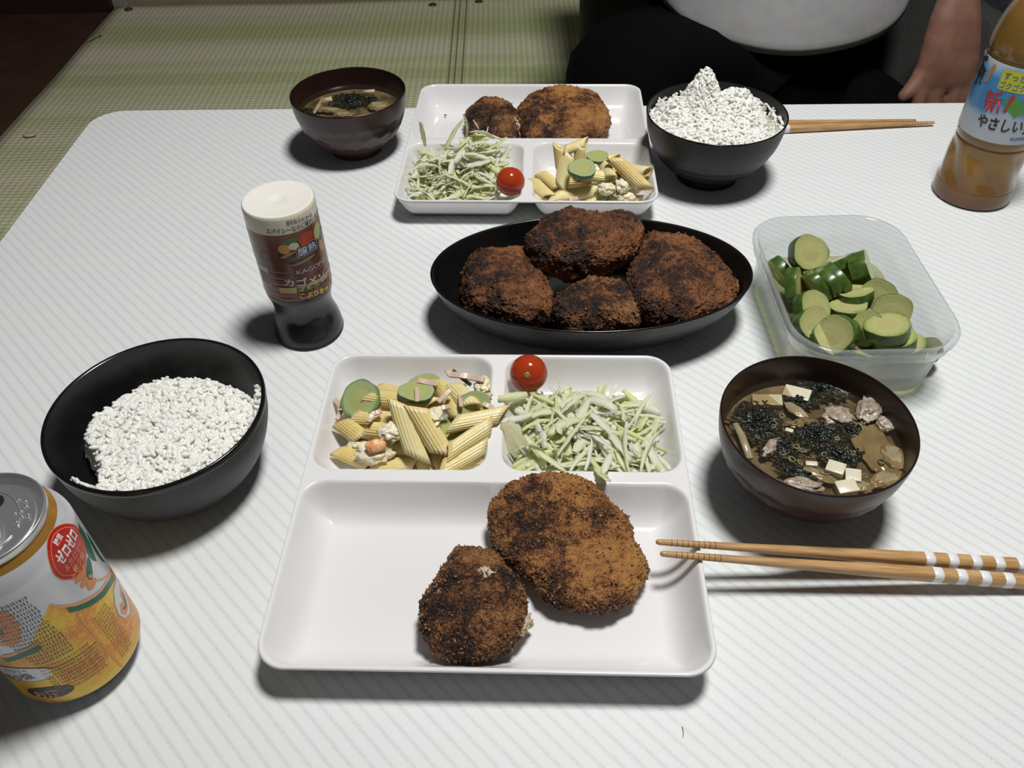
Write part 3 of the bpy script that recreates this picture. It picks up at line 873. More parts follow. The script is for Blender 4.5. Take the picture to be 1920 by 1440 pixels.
def cabbage(x0, x1, y0, y1, plate, hf, n, seed, label, extra=()):
    """pile of cut cabbage on a plate, in plate coordinates"""
    rng = random.Random(seed)
    Mx = Matrix.Translation(plate.location) @ Matrix.Rotation(plate.rotation_euler.z, 4, 'Z')
    t = empty('shredded_cabbage', (Mx @ Vector(((x0 + x1) / 2, (y0 + y1) / 2, PLZ)))[:], label, 'cabbage', 'shredded cabbage heaps')
    def put(pos, rz, tilt, roll, me):
        o = bpy.data.objects.new('cabbage_shred', me); COL.objects.link(o); o.parent = t
        w = Mx @ Vector(pos)
        o.rotation_euler = (Matrix.Rotation(rz, 3, 'Z') @ Matrix.Rotation(tilt, 3, 'Y') @ Matrix.Rotation(roll, 3, 'X')).to_euler()
        Rl = np.array(Matrix.Rotation(rz, 3, 'Z') @ Matrix.Rotation(tilt, 3, 'Y') @ Matrix.Rotation(roll, 3, 'X'))
        Q = np.array([v.co[:] for v in me.vertices]) @ Rl.T
        aa = plate.rotation_euler.z
        wx = w.x - plate.location.x + Q[:, 0]; wy = w.y - plate.location.y + Q[:, 1]
        lx = wx * cos(aa) + wy * sin(aa); ly = -wx * sin(aa) + wy * cos(aa)
        dd = float(np.max(plate_h(lx, ly) + .0002 - (w.z + Q[:, 2])))
        o.location = w - t.location + Vector((0, 0, max(0, min(dd, .012)))); return o
    k = 0
    while k < n:
        x = rng.uniform(x0, x1); y = rng.uniform(y0, y1); h = hf(x, y)
        if h < .003: continue
        me = SHRED[rng.randrange(len(SHRED))]
        lay = (k / n)
        z = PLZ + .0015 + h * (.12 + .88 * lay ** .6) * (1 if lay > .3 else rng.uniform(.3, 1))
        mg = .013 * max(0, 1 - (z - PLZ) / .016)
        x = min(max(x, x0 + mg), x1 - mg); y = min(max(y, y0 + mg), y1 - mg)
        rz = rng.uniform(0, 2 * pi)
        # keep ends inside the compartment
        L = .016
        ex, ey = abs(cos(rz)) * L, abs(sin(rz)) * L
        x = min(max(x, x0 + ex * .7), x1 - ex * .7); y = min(max(y, y0 + ey * .7), y1 - ey * .7)
        put((x, y, z), rz, rng.gauss(0, .05 + .22 * min(1, (z - PLZ) / .012)), rng.uniform(-.9, .9), me); k += 1
    for (pos, rz, tilt, roll, mi) in extra: put(pos, rz, tilt, roll, SHRED[mi])
    # fine bits deep in the heap
    VV = []; FF = []; 
    for q in range(420):
        x = rng.uniform(x0, x1); y = rng.uniform(y0, y1); h = hf(x, y)
        if h < .002: continue
        me = SHRED[rng.randrange(len(SHRED))]
        Rm = Matrix.Rotation(rng.uniform(0, 6.3), 3, 'Z') @ Matrix.Rotation(rng.gauss(0, .3), 3, 'Y') @ Matrix.Rotation(rng.uniform(-1, 1), 3, 'X')
        x = min(max(x, x0 + .012), x1 - .012); y = min(max(y, y0 + .012), y1 - .012)
        c = Vector((x, y, PLZ + .003 + h * rng.uniform(0, .7))); b = len(VV)
        s = .55
        loc_ = [Rm @ (v.co * s) + c for v in me.vertices]
        ph_ = plate_h(np.array([q_.x for q_ in loc_]), np.array([q_.y for q_ in loc_]))
        lift_ = max(0, float(np.max(ph_ + .0002 - np.array([q_.z for q_ in loc_]))))
        for q_ in loc_: VV.append((Mx @ (q_ + Vector((0, 0, lift_)))) - t.location)
        FF += [tuple(i + b for i in p.vertices) for p in me.polygons]
    o = mesh('fine_shreds', VV, FF, m_cab, t); o['kind'] = 'stuff'
    return t
def heap(cx, cy, rx, ry, H, p=1.2):
    def f(x, y):
        d = ((x - cx) / rx) ** 2 + ((y - cy) / ry) ** 2
        return H * max(0, 1 - d) ** (1 / p) if d < 1 else 0
    return f
hB = lambda x, y: max(heap(.056, .055, .056, .046, .024)(x, y), heap(.030, .060, .032, .036, .022)(x, y), .012 * (1 if .012 < x < .108 and .022 < y < .085 else 0))
cab1 = cabbage(.010, .108, .020, .098, pl_near, hB, 265, 21, 'heap of pale green shredded cabbage in the near plate, right compartment',
        extra=[((.064, .017, .031), 1.9, .25, .3, 5), ((.071, .015, .031), 1.2, .2, .0, 9), ((.068, .007, .027), 1.75, .55, .4, 12), ((.006, .057, .027), .1, .0, .2, 3), ((.010, .078, .020), .3, .1, .6, 7)])
hB2 = lambda x, y: max(heap(.064, .050, .054, .046, .030)(x, y), heap(.050, .036, .030, .030, .042)(x, y), .012 * (1 if .02 < x < .112 and .024 < y < .098 else 0))
cab2 = cabbage(.022, .112, .022, .106, pl_far, hB2, 230, 22, 'heap of pale green shredded cabbage in the far plate beside its tomato',
        extra=[((.062, .030, .050), 1.7, 1.25, .3, 4), ((.050, .026, .052), 1.2, .9, .1, 8), ((.104, .022, .040), 1.4, 1.3, .2, 6), ((.070, .034, .046), .6, -.8, .1, 10)])
# thicker pale core piece at the left of the near heap
core = ragged('cabbage_core_piece', at(962, 822, .022), .0075, .0125, .0028, 31, m_cab_core, None, .22, rot=(.7, -.25, .25))
core.parent = cab1; core.location = Vector(core.location) - cab1.location

# ------------------------------------------------------------------ cherry tomatoes
def tomato(px, py, zc, r, scar_dir, label):
    c = at(px, py, zc)
    t = empty('cherry_tomato', c, label, 'tomato', 'cherry tomatoes')
    V = []; U, F = ICO4; sd = Vector(scar_dir).normalized()
    for u in U.tolist():
        u = Vector(u); d = u.dot(sd); k = 1 - .05 * max(0, d) ** 8 - .02 * abs(d) ** 3
        V.append(tuple(u * r * k))
    mesh('skin', V, F, m_tomato, t)
    rot = Vector((0, 0, 1)).rotation_difference(sd).to_matrix()
    V = []; F = []
    prof = [(.0001, .0003), (.0010, .0004), (.0018, .0002), (.0024, -.0003)]
    v, f = lathe(prof, 12, rf=lambda a, z, r_: 1 + .25 * cos(5 * a) * (r_ > .0011))
    mesh('stem_scar', [tuple(rot @ Vector((a, b, c_ + r * .945))) for a, b, c_ in v], f, m_tomato_scar, t)
    for k in range(5):
        a = 2 * pi * k / 5
        pts = [rot @ Vector((rr_ * cos(a), rr_ * sin(a), sqrt(max(0, (r * .958) ** 2 - rr_ ** 2)))) for rr_ in (.0010, .0028, .0042)]
        # faint star of the calyx
    return t
tomato(991, 700, .0310, .0134, (-.10, -.72, .55), 'red cherry tomato in the near plate, resting on the cabbage')
tomato(957, 340, .0240, .0136, (.1, .6, .6), 'red cherry tomato in the front of the far plate by its cabbage')

# ------------------------------------------------------------------ penne, cucumber, ham, egg
def penne_mesh(k):
    rng = random.Random(300 + k)
    L = .036; R0 = .0056; th = .0011; na = 80; nl = 8
    sq = rng.uniform(.68, .9); bend = rng.uniform(-3, 3); cut = rng.uniform(.85, 1.15)
    V = []; F = []
    def ring(i, r, ridged):
        t = i / nl
        for j in range(na):
            a = 2 * pi * j / na
            rr_ = r * (1 + (.05 * cos(20 * a) if ridged else 0))
            y = rr_ * cos(a); z = rr_ * sin(a) * sq
            xa = -L / 2 + L * t
            x = xa + cut * y * (1)      # parallel slanted ends
            V.append((x, y + bend * (xa * xa - (L / 2) ** 2), z))
    for i in range(nl + 1): ring(i, R0, True)
    for i in range(nl + 1): ring(i, R0 - th, False)
    nO = (nl + 1) * na
    for i in range(nl):
        for j in range(na):
            q = (j + 1) % na
            F.append((i * na + j, (i + 1) * na + j, (i + 1) * na + q, i * na + q))
            F.append((nO + i * na + j, nO + i * na + q, nO + (i + 1) * na + q, nO + (i + 1) * na + j))
    for j in range(na):
        q = (j + 1) % na
        F.append((j, q, nO + q, nO + j)); e = nl * na
        F.append((e + j, nO + e + j, nO + e + q, e + q))
    me = bpy.data.meshes.new('penne'); me.from_pydata(V, [], F); me.materials.append(m_penne)
    me.polygons.foreach_set('use_smooth', [True] * len(me.polygons)); me.update(); return me
PEN = [penne_mesh(k) for k in range(6)]
def penne(p0, p1, k, roll, label, group, width=1.0):
    p0, p1 = Vector(p0), Vector(p1); d = (p1 - p0); L = d.length
    X = d.normalized(); up = Vector((0, 0, 1))
    Y = up.cross(X).normalized(); Z = X.cross(Y)
    Rm = Matrix((X, Y, Z)).transposed() @ Matrix.Rotation(roll, 3, 'X')
    o = bpy.data.objects.new('penne', PEN[k % len(PEN)]); COL.objects.link(o)
    s = max(.6, min(1.25, L / .036))
    o.matrix_world = Matrix.Translation((p0 + p1) / 2) @ Rm.to_4x4() @ Matrix.Diagonal((s, width, width, 1))
    tag(o, label, 'pasta', group)
    return o
zn = lambda zx, zy, z: at(600 + zx / 2.8235, 640 + zy / 2.8235, z)
GN = 'penne in the near plate'
for k, (a, b, za, zb, roll, w, lb) in enumerate([
    ((235, 290), (640, 345), .030, .030, .2, 1.05, 'long penne across the top of the near pasta salad, behind the big upright ones'),
    ((425, 330), (520, 625), .042, .020, .1, 1.25, 'wide penne leaning down the middle of the near pasta salad, left of its twin'),
    ((500, 345), (655, 600), .042, .022, .5, 1.25, 'wide penne leaning down the middle of the near pasta salad, right of its twin'),
    ((620, 205), (735, 410), .033, .028, .9, .95, 'penne pointing at the camera below the top ham strip of the near pasta salad'),
    ((700, 240), (800, 350), .034, .034, .4, 1.15, 'short penne with open end at the upper right of the near pasta salad'),
    ((700, 440), (975, 385), .030, .030, .3, 1.0, 'penne whose tip lies over the near plate divider towards the cabbage'),
    ((670, 605), (900, 450), .021, .024, .7, 1.0, 'slanting penne in the lower right of the near pasta salad, upper one'),
    ((640, 680), (885, 545), .016, .018, .2, 1.0, 'slanting penne in the lower right of the near pasta salad, nearest the rim'),
    ((700, 665), (895, 610), .010, .010, .9, 1.0, 'penne lowest in the right front corner of the near pasta salad'),
    ((290, 660), (520, 640), .011, .012, .1, 1.0, 'penne lying along the front rim of the near pasta salad'),
    ((115, 435), (225, 520), .015, .014, .6, 1.1, 'penne at the left side of the near pasta salad, below the cucumber'),
    ((105, 580), (285, 655), .011, .008, .2, 1.0, 'penne in the left front corner of the near pasta salad'),
    ((180, 405), (400, 420), .022, .023, .5, 1.0, 'penne under the big cucumber slice of the near pasta salad'),
    ((330, 262), (420, 275), .020, .022, .3, 1.0, 'penne peeping out behind the big cucumber slice of the near pasta salad'),
    ((235, 470), (430, 490), .022, .022, 1.2, 1.1, 'penne with open end beside the egg in the near pasta salad'),
    ((530, 590), (560, 665), .013, .009, .4, .9, 'half-hidden penne below the two big ones in the near pasta salad'),
    ((620, 590), (650, 670), .012, .008, .2, .9, 'half-hidden penne at the front middle of the near pasta salad'),
    ((400, 560), (520, 600), .014, .013, .7, 1.0, 'penne in shade below the egg of the near pasta salad'),
    ((560, 420), (700, 470), .018, .018, .3, 1.0, 'penne buried in the middle of the near pasta salad'),
    ((340, 330), (480, 400), .016, .016, .9, 1.1, 'penne buried under the top left of the near pasta salad'),
    ((600, 300), (760, 260), .016, .016, .9, 1.1, 'penne buried under the top right of the near pasta salad'),
    ((760, 500), (870, 420), .012, .012, .9, 1.1, 'penne buried at the right of the near pasta salad')]):
    penne(zn(*a, za), zn(*b, zb), k, roll, lb, GN, w)
for o in [q for q in bpy.data.objects if q.get('group') == GN]: settle(o, pl_near)
zf = lambda zx, zy, z: at(960 + zx / 3.5556, 100 + zy / 3.5556, z)
GF = 'penne in the far plate'
for k, (a, b, za, zb, roll, w, lb) in enumerate([
    ((375, 660), (330, 900), .048, .022, .2, 1.2, 'penne standing steeply at the left of the far pasta salad'),
    ((310, 620), (330, 790), .052, .030, .8, .95, 'penne sticking up behind the steep one of the far pasta salad'),
    ((370, 640), (480, 600), .050, .054, .2, .95, 'penne forming the top left peak of the far pasta salad'),
    ((455, 610), (440, 760), .054, .034, .6, .95, 'penne forming the top right peak of the far pasta salad'),
    ((450, 800), (700, 830), .032, .030, .2, 1.15, 'penne with open end right of the cucumber in the far pasta salad'),
    ((690, 710), (885, 900), .040, .020, .5, 1.15, 'long penne slanting down the right of the far pasta salad'),
    ((760, 765), (905, 790), .024, .026, .1, 1.15, 'penne with open end at the far right of the far pasta salad'),
    ((255, 965), (600, 910), .018, .020, .3, 1.1, 'penne lying along the front of the far pasta salad'),
    ((135, 850), (250, 960), .018, .013, .4, 1.0, 'penne in the left front corner of the far pasta salad'),
    ((190, 805), (310, 905), .024, .018, .8, 1.0, 'penne above the left corner one in the far pasta salad'),
    ((490, 990), (640, 975), .012, .012, .1, 1.0, 'penne half hidden by the front rim of the far plate, middle'),
    ((650, 985), (850, 985), .012, .012, .5, 1.0, 'penne half hidden by the front rim of the far plate, right'),
    ((480, 690), (690, 705), .034, .034, .2, 1.0, 'penne across the back of the far pasta salad'),
    ((600, 720), (660, 830), .036, .034, .9, 1.0, 'penne pointing to the camera in the middle of the far pasta salad'),
    ((120, 920), (200, 985), .010, .008, .2, 1.0, 'penne lowest in the left corner of the far pasta salad'),
    ((380, 850), (520, 850), .018, .018, .2, 1.2, 'penne buried in the middle of the far pasta salad'),
    ((560, 880), (700, 860), .014, .014, .2, 1.2, 'penne buried in the right of the far pasta salad'),
    ((760, 800), (880, 850), .010, .010, .2, 1.0, 'penne buried in the right corner of the far pasta salad')]):
    penne(zf(*a, za), zf(*b, zb), k + 3, roll, lb, GF, w)
for o in [q for q in bpy.data.objects if q.get('group') == GF]: settle(o, pl_far)

def slice_meshes(r, th, seed, fl, pe, lobes=3, oval=1.0):
    na = 40
    rf = lambda a: r * (1 + .05 * cos(lobes * a + seed) + .018 * cos(7 * a + seed * 2)) 
    S = []
    for (k, z) in ((.985, -th / 2), (1, -th / 2 + .0006), (1, th / 2 - .0006), (.985, th / 2)):
        S.append([(rf(2 * pi * i / na) * k * cos(2 * pi * i / na), rf(2 * pi * i / na) * k * sin(2 * pi * i / na) * oval, z) for i in range(na)])
    Vp, Fp = loft(S)
    # flesh faces, slightly domed and dimpled, inside the peel
    S2 = []
    for (k, z) in ((.10, -th / 2 - .0001), (.55, -th / 2 + .0002), (.93, -th / 2 - .0001), (.984, -th / 2), (.984, th / 2), (.93, th / 2 + .0001), (.55, th / 2 - .0003), (.10, th / 2 + .0001)):
        S2.append([(rf(2 * pi * i / na) * k * cos(2 * pi * i / na), rf(2 * pi * i / na) * k * sin(2 * pi * i / na) * oval, z) for i in range(na)])
    Vf, Ff = loft(S2, cap0=True, cap1=True)
    return (Vf, Ff), (Vp, Fp)
def cucumber(c, nrm, r, th, seed, label, group, fl=None, pe=None, oval=1.0, spin=0.0):
    (Vf, Ff), (Vp, Fp) = slice_meshes(r, th, seed, fl, pe, 3, oval)
    t = empty('cucumber_slice', c, label, 'cucumber', group)
    q = Vector((0, 0, 1)).rotation_difference(Vector(nrm).normalized())
    t.rotation_mode = 'QUATERNION'; t.rotation_quaternion = q @ Matrix.Rotation(spin, 3, 'Z').to_quaternion()
    mesh('flesh', Vf, Ff, fl or m_cuc, t, smooth=False)
    mesh('peel', Vp, Fp, pe or m_peel, t)
    return t
zt = lambda zx, zy, z: at(1400 + zx / 3.693, 380 + zy / 3.693, z)
GT = 'pickled cucumber slices in the tub'
for k, (zx, zy, z, nr, r, th, lb) in enumerate([
    (422, 350, .050, (.12, -.62, .62), .0148, .0110, 'round pickled cucumber slice lying apart at the back left of the tub'),
    (335, 575, .034, (.85, -.42, .42), .0148, .0085, 'pickled slice against the tub left wall showing a tall pale face'),
    (245, 485, .026, (.8, .3, .4), .0140, .0080, 'dark pickled slice in the tub back left corner behind the tall pale one'),
    (480, 590, .035, (.80, .34, .44), .0150, .0075, 'first of the three leaning pickled slices, on the left'),
    (555, 560, .037, (.80, .34, .44), .0150, .0072, 'second of the three leaning pickled slices, in the middle'),
    (618, 535, .038, (.80, .34, .44), .0148, .0070, 'third of the three leaning pickled slices, on the right'),
    (640, 425, .034, (-.35, .50, .55), .0140, .0080, 'dark-skinned pickled slice at the back between leaning slices and upright one'),
    (790, 460, .037, (.80, -.20, .50), .0148, .0130, 'thick pickled slice at the back right showing a yellow oval face'),
    (745, 640, .034, (-.16, .30, .90), .0138, .0075, 'pickled slice lying nearly flat, topmost of the middle stack'),
    (705, 740, .031, (-.12, .22, .92), .0146, .0080, 'pickled slice lying nearly flat, second in the middle stack'),
    (760, 795, .024, (-.10, .20, .95), .0146, .0070, 'pickled slice lying nearly flat, lowest of the middle stack'),
    (912, 645, .033, (-.45, -.72, .45), .0138, .0090, 'upright pickled slice at the right side, upper one'),
    (1005, 755, .030, (-.40, -.70, .50), .0145, .0120, 'upright pickled slice at the right side, lower one near the tub wall'),
    (450, 740, .036, (.40, -.50, .72), .0148, .0100, 'large pale-faced pickled slice at the left middle of the tub'),
    (455, 845, .032, (.25, -.62, .66), .0140, .0100, 'pale-faced pickled slice just in front of the large left one'),
    (635, 915, .032, (-.70, -.45, .45), .0148, .0130, 'thick pickled slice at the front middle with peel on its right'),
    (830, 870, .030, (-.62, -.45, .55), .0142, .0100, 'pickled slice tucked behind the front right stack'),
    (975, 875, .040, (-.22, .12, .92), .0160, .0085, 'long oval pickled slice on top of the front right stack'),
    (1020, 945, .031, (-.20, .10, .95), .0158, .0080, 'pickled slice second in the front right stack'),
    (1085, 1000, .023, (-.28, .12, .90), .0156, .0080, 'pickled slice lowest of the front right stack'),
    (1225, 1030, .015, (-.4, .1, .85), .0130, .0070, 'small pickled slice in the tub front right corner'),
    (545, 955, .026, (.35, -.30, .80), .0135, .0080, 'dark pickled slice along the tub front left rim'),
    (810, 1035, .018, (.1, .2, .9), .0140, .0070, 'pickled slice lowest at the tub front rim, middle'),
    (690, 520, .024, (.3, -.4, .7), .0135, .0080, 'dark pickled slice sunk in the liquid behind the flat stack'),
    (560, 660, .018, (.2, .2, .9), .0145, .0080, 'pickled slice at the bottom under the leaning slices'),
    (640, 800, .016, (.1, .1, .9), .0145, .0080, 'pickled slice at the bottom under the middle stack'),
    (900, 780, .016, (-.1, .1, .9), .0145, .0080, 'pickled slice at the bottom under the upright right slices')]):
    cucumber(zt(zx, zy, z), nr, r, th, k * 1.7, lb, GT, oval=.94, spin=k * 1.1)
a = on_cyl(1460, 640, 0, 0, 1)
cucumber((TC[0] - .0455, TC[1] - .050, .016), (-.93, -.2, .12), .0130, .006, 5, 'pickled slice pressed upright against the tub left wall from inside', GT, oval=.95)

GC = 'cucumber slices in the near pasta salad'
for (zx, zy, z, nr, r, th, lb) in [
    (215, 305, .030, (-.25, -.45, .80), .0150, .0024, 'large thin cucumber slice at the back left of the near pasta salad'),
    (512, 268, .037, (.05, .10, .95), .0125, .0030, 'cucumber slice lying flat near the top of the near pasta salad'),
    (555, 215, .030, (-.05, .25, .9), .0110, .0028, 'cucumber slice under ham at the very back of the near pasta salad'),
    (820, 345, .030, (.35, -.55, .60), .0120, .0030, 'cucumber slice behind the open-ended penne at the right of the near salad'),
    (675, 475, .022, (-.05, -.10, .92), .0125, .0028, 'cucumber slice right of the two wide penne in the near salad'),
    (748, 190, .033, (.6, .5, .5), .0085, .0026, 'small dark-edged cucumber piece at the back right of the near salad')]:
    cucumber(zn(zx, zy, z), nr, r, th, zx, lb, GC, m_cuc_fresh, m_peel_fresh, oval=.9)
GC = 'cucumber slices in the far pasta salad'
for (zx, zy, z, nr, r, th, lb) in [
    (468, 772, .044, (.02, -.22, .95), .0130, .0042, 'cucumber slice lying on top in the middle of the far pasta salad'),
    (570, 690, .040, (.0, -.1, .95), .0105, .0026, 'thin cucumber slice at the back of the far pasta salad'),
    (590, 915, .022, (-.6, -.4, .5), .0085, .0026, 'small cucumber slice left of the egg at the front of the far salad'),
    (690, 905, .024, (.5, -.5, .6), .0090, .0026, 'small cucumber slice right of the egg at the front of the far salad')]:
    cucumber(zf(zx, zy, z), nr, r, th, zx, lb, GC, m_cuc_fresh, m_peel_fresh, oval=.9)

def strip(pts, w, th, mat, name, label, cat, group, seed=0):
    P = [Vector(p) for p in pts]; S = []
    # resample
    Q = []
    for i in range(len(P) - 1):
        for k in range(5): Q.append(P[i].lerp(P[i + 1], k / 5))
    Q.append(P[-1])
    c = sum(Q, Vector()) / len(Q)
    for i, p in enumerate(Q):
        d = (Q[min(i + 1, len(Q) - 1)] - Q[max(i - 1, 0)]).normalized()
        s = d.cross(Vector((.15, -.4, 1)).normalized()).normalized(); n_ = s.cross(d)
        S.append([tuple(p - c + s * (u * w / 2) + n_ * (v * th / 2 + .0003 * sin(i + seed))) for u, v in ((-1, -1), (1, -1), (1, 1), (-1, 1))])
    V, F = loft(S, cap0=True, cap1=True)
    o = mesh(name, V, F, mat, smooth=False, loc=c); tag(o, label, cat, group)
    b = o.modifiers.new('soft', 'BEVEL'); b.width = .0003; b.segments = 2
    return o
GH = 'ham strips in the near pasta salad'
for k, (pts, z, w, lb) in enumerate([
    ([(672, 150), (690, 175), (780, 185), (870, 205)], .040, .0042, 'long ham strip lying at the back right of the near pasta salad'),
    ([(512, 245), (515, 318)], .041, .0030, 'short ham strip over the flat cucumber slice of the near salad'),
    ([(625, 322), (690, 258)], .042, .0032, 'short slanting ham strip right of the wide penne in the near salad'),
    ([(255, 425), (280, 385), (325, 368)], .033, .0034, 'curled ham strip below the big cucumber of the near salad'),
    ([(78, 305), (112, 350)], .022, .0034, 'upper of two ham strips at the left edge of the near salad'),
    ([(115, 365), (90, 415)], .018, .0030, 'lower of two ham strips at the left edge of the near salad'),
    ([(740, 285), (748, 345)], .039, .0028, 'short upright ham strip by the open-ended penne of the near salad'),
    ([(860, 330), (915, 352)], .032, .0036, 'ham strip by the divider at the right of the near salad'),
    ([(520, 208), (620, 225)], .038, .0040, 'ham strip across the cucumber at the back of the near salad'),
    ([(640, 352), (690, 345)], .037, .0034, 'ham scrap in the middle right of the near salad'),
    ([(560, 650), (625, 640)], .012, .0050, 'ham strip low at the front middle of the near salad'),
    ([(860, 240), (905, 290)], .030, .0034, 'ham strip at the back right corner of the near salad')]):
    strip([zn(x, y, z) for x, y in pts], w, .0016, m_ham, 'ham_strip', lb, 'ham', GH, k)
strip([zf(380, 975, .022), zf(440, 965, .022)], .004, .0016, m_ham, 'ham_strip', 'ham strip at the front left of the far pasta salad', 'ham', None)
strip([zf(430, 850, .026), zf(500, 835, .026)], .004, .0016, m_ham, 'ham_strip', 'pale ham strip in the middle of the far pasta salad', 'ham', None)
def bit(name, p, s, seed, mat, label, cat, group=None, amp=.3, rot=(0, 0, 0)):
    o = ragged(name, p, *s, seed, mat, None, amp, rot=rot); tag(o, label, cat, group); return o
bit('egg_piece', zn(375, 480, .032), (.0085, .0055, .0035), 1, m_egg, 'chopped egg piece at the left of the wide penne in the near salad', 'egg', amp=.5, rot=(.4, .1, .2))
bit('egg_piece', zn(290, 592, .020), (.0120, .0075, .0050), 2, m_egg, 'egg white holding the orange piece in the near salad', 'egg', amp=.35, rot=(.3, 0, .1))
bit('surimi_piece', zn(296, 552, .028), (.0070, .0045, .0026), 3, m_shrimp, 'orange-pink piece at the lower left of the near pasta salad', 'surimi', amp=.15, rot=(.5, 0, .2))
bit('egg_piece', zn(610, 392, .037), (.0050, .0075, .0030), 4, m_egg, 'chopped egg between the penne at the centre of the near salad', 'egg', amp=.5)
bit('egg_piece', zn(860, 235, .034), (.0050, .0080, .0035), 5, m_egg, 'chopped egg at the back right of the near pasta salad', 'egg', amp=.5)
bit('egg_piece', zn(200, 545, .016), (.0070, .0040, .0030), 6, m_egg, 'chopped egg at the left front of the near salad', 'egg', amp=.4)
bit('egg_piece', zf(632, 905, .026), (.0080, .0060, .0055), 7, m_egg, 'chopped egg between two cucumber slices in the far salad', 'egg', amp=.3)
bit('egg_piece', zf(740, 870, .026), (.0080, .0120, .0060), 8, m_egg, 'large chopped egg piece at the front right of the far salad', 'egg', amp=.35)
bit('egg_piece', zf(760, 955, .018), (.0090, .0060, .0040), 9, m_egg, 'chopped egg at the far plate front rim', 'egg', amp=.35)

for o in [q for q in bpy.data.objects if q.parent is None and q.get('category') in ('cucumber', 'ham', 'egg', 'surimi', 'tomato')]:
    if ' near ' in o['label'] and 'tub' not in o['label']: settle(o, pl_near)
    elif ' far ' in o['label'] and 'tub' not in o['label']: settle(o, pl_far)
# ------------------------------------------------------------------ soups
m_soup = pmat('miso_broth', (.20, .145, .075), .06, spec=.6, sss=.0); n = N(m_soup); v = n.coords()
f_ = n.math('ADD', n.math('MULTIPLY', n.noise(v, 28, 4, .6), .7), n.math('MULTIPLY', n.noise(v, 90, 3), .3))
n.col(n.ramp(f_, [(.34, (.040, .030, .017)), (.47, (.155, .120, .072)), (.62, (.33, .275, .185))]))
n.bump(n.noise(v, 60, 2), .08, .002)
m_weed = pmat('dark_seaweed', (.006, .010, .006), .25, spec=.5)
n = N(m_weed); v = n.coords(); n.col(n.ramp(n.noise(v, 200, 3), [(.4, (.003, .004, .003)), (.7, (.016, .024, .012))])); n.bump(n.noise(v, 700, 3), .7, .001)
m_tofu = noisy('silken_tofu', (.66, .61, .46), (.72, .67, .52), 200, .28, sss=.3, sss_scale=.004)
m_tofu_in = noisy('soaked_tofu', (.50, .43, .27), (.58, .51, .33), 200, .2, sss=.2, sss_scale=.004)
m_fish = noisy('fish_piece', (.25, .18, .12), (.46, .40, .33), 260, .22, bump=.4, bscale=500, sss=.2, sss_scale=.004)
m_mush = noisy('cooked_mushroom', (.26, .205, .11), (.38, .32, .20), 60, .15, sss=.2, sss_scale=.004)
m_onion = pmat('spring_onion', (.38, .44, .22), .2, sss=.2, sss_scale=.003)
n, c = objrand(m_onion, [(0, (.10, .135, .075)), (.5, (.21, .22, .09)), (1, (.22, .24, .17))])
SZ = .0455
m_broth = clearish('clear_broth_top', (.86, .80, .68), .07, (.20, .165, .11), .04)
def soup(cx, cy, label):
    V, F = lathe([(.0001, SZ), (.020, SZ), (.045, SZ), (.0544, SZ), (.0549, SZ + .0004)], 96)
    w, g = lathe([(.0545, SZ - .003), (.0552, SZ)], 96)
    nv = len(V); B, G = lathe([(.0001, SZ - .0052), (.0535, SZ - .0046)], 96)
    o = mesh('miso_soup', V + B, F + [tuple(i + nv for i in q) for q in G], [m_broth, m_soup], loc=(cx, cy, 0), fmats=[0] * len(F) + [1] * len(G)); tag(o, label, 'soup', kind='stuff')
soup(*NM, 'cloudy brown miso soup filling the near bowl, around its ingredients')
soup(*FM, 'cloudy brown miso soup filling the far bowl, around its ingredients')
def weed(c, rx, ry, seed, label, n_=90, rot=0):
    n_ = int(n_ * 2.6)
    """ragged nori clump made of small crumpled flakes"""
    rng = random.Random(seed); VV = []; FF = []
    u, f = ICO2
    for k in range(n_):
        a = rng.uniform(0, 2 * pi); r = sqrt(rng.random()) * (1 + .15 * rng.gauss(0, 1))
        x = r * rx * cos(a); y = r * ry * sin(a)
        x, y = x * cos(rot) - y * sin(rot), x * sin(rot) + y * cos(rot)
        s = rng.uniform(.0009, .0031)
        Rm = np.array(Matrix.Rotation(rng.uniform(0, 6.3), 3, 'Z') @ Matrix.Rotation(rng.gauss(0, .5), 3, 'X'))
        pp = u * np.array([s, s * rng.uniform(.16, .6), s * rng.uniform(.10, .25)])
        pp = pp * (1 + .4 * np.array([[noise.noise(Vector((q[0] * 2 + k, q[1] * 2, q[2] * 2)))] for q in u.tolist()]))
        pp = pp @ Rm.T + np.array([x, y, -.0010 + .0026 * max(0, 1.05 - r) * rng.random()])
        FF.append(f + len(VV) * len(u)); VV.append(pp)
    o = mesh('seaweed_clump', np.concatenate(VV), np.concatenate(FF), m_weed, loc=c); o.scale = (1, 1, 1)
    tag(o, label, 'seaweed'); o['kind'] = 'stuff'
zm = lambda zx, zy, z=SZ: at(1320 + zx / 4, 640 + zy / 4, z)
weed(zm(410, 600), .0150, .0175, 1, 'seaweed at the left of the near soup', 170)
weed(zm(720, 440), .0120, .0060, 2, 'seaweed beside the upper tofu in the near soup', 60)
weed(zm(900, 360), .0150, .0070, 3, 'seaweed at the far side of the near soup by the highlight', 100, -.35)
weed(zm(860, 690), .0150, .0120, 4, 'seaweed in the middle of the near soup', 150, .2)
weed(zm(1020, 850), .0110, .0100, 5, 'seaweed above the small tofu cubes in the near soup', 90)
weed(zm(1110, 660), .0075, .0055, 6, 'small seaweed tuft left of the mushroom in the near soup', 40)
weed(zm(700, 970), .0110, .0045, 7, 'seaweed strand along the front of the near soup', 50, -.35)
weed(zm(560, 790), .0120, .0100, 8, 'seaweed around the small fish bit in the near soup', 80)
zq = lambda zx, zy, z=SZ: at(500 + zx / 3.84, 100 + zy / 3.84, z)
weed(zq(600, 330), .0190, .0150, 9, 'seaweed in the middle of the far soup', 190)
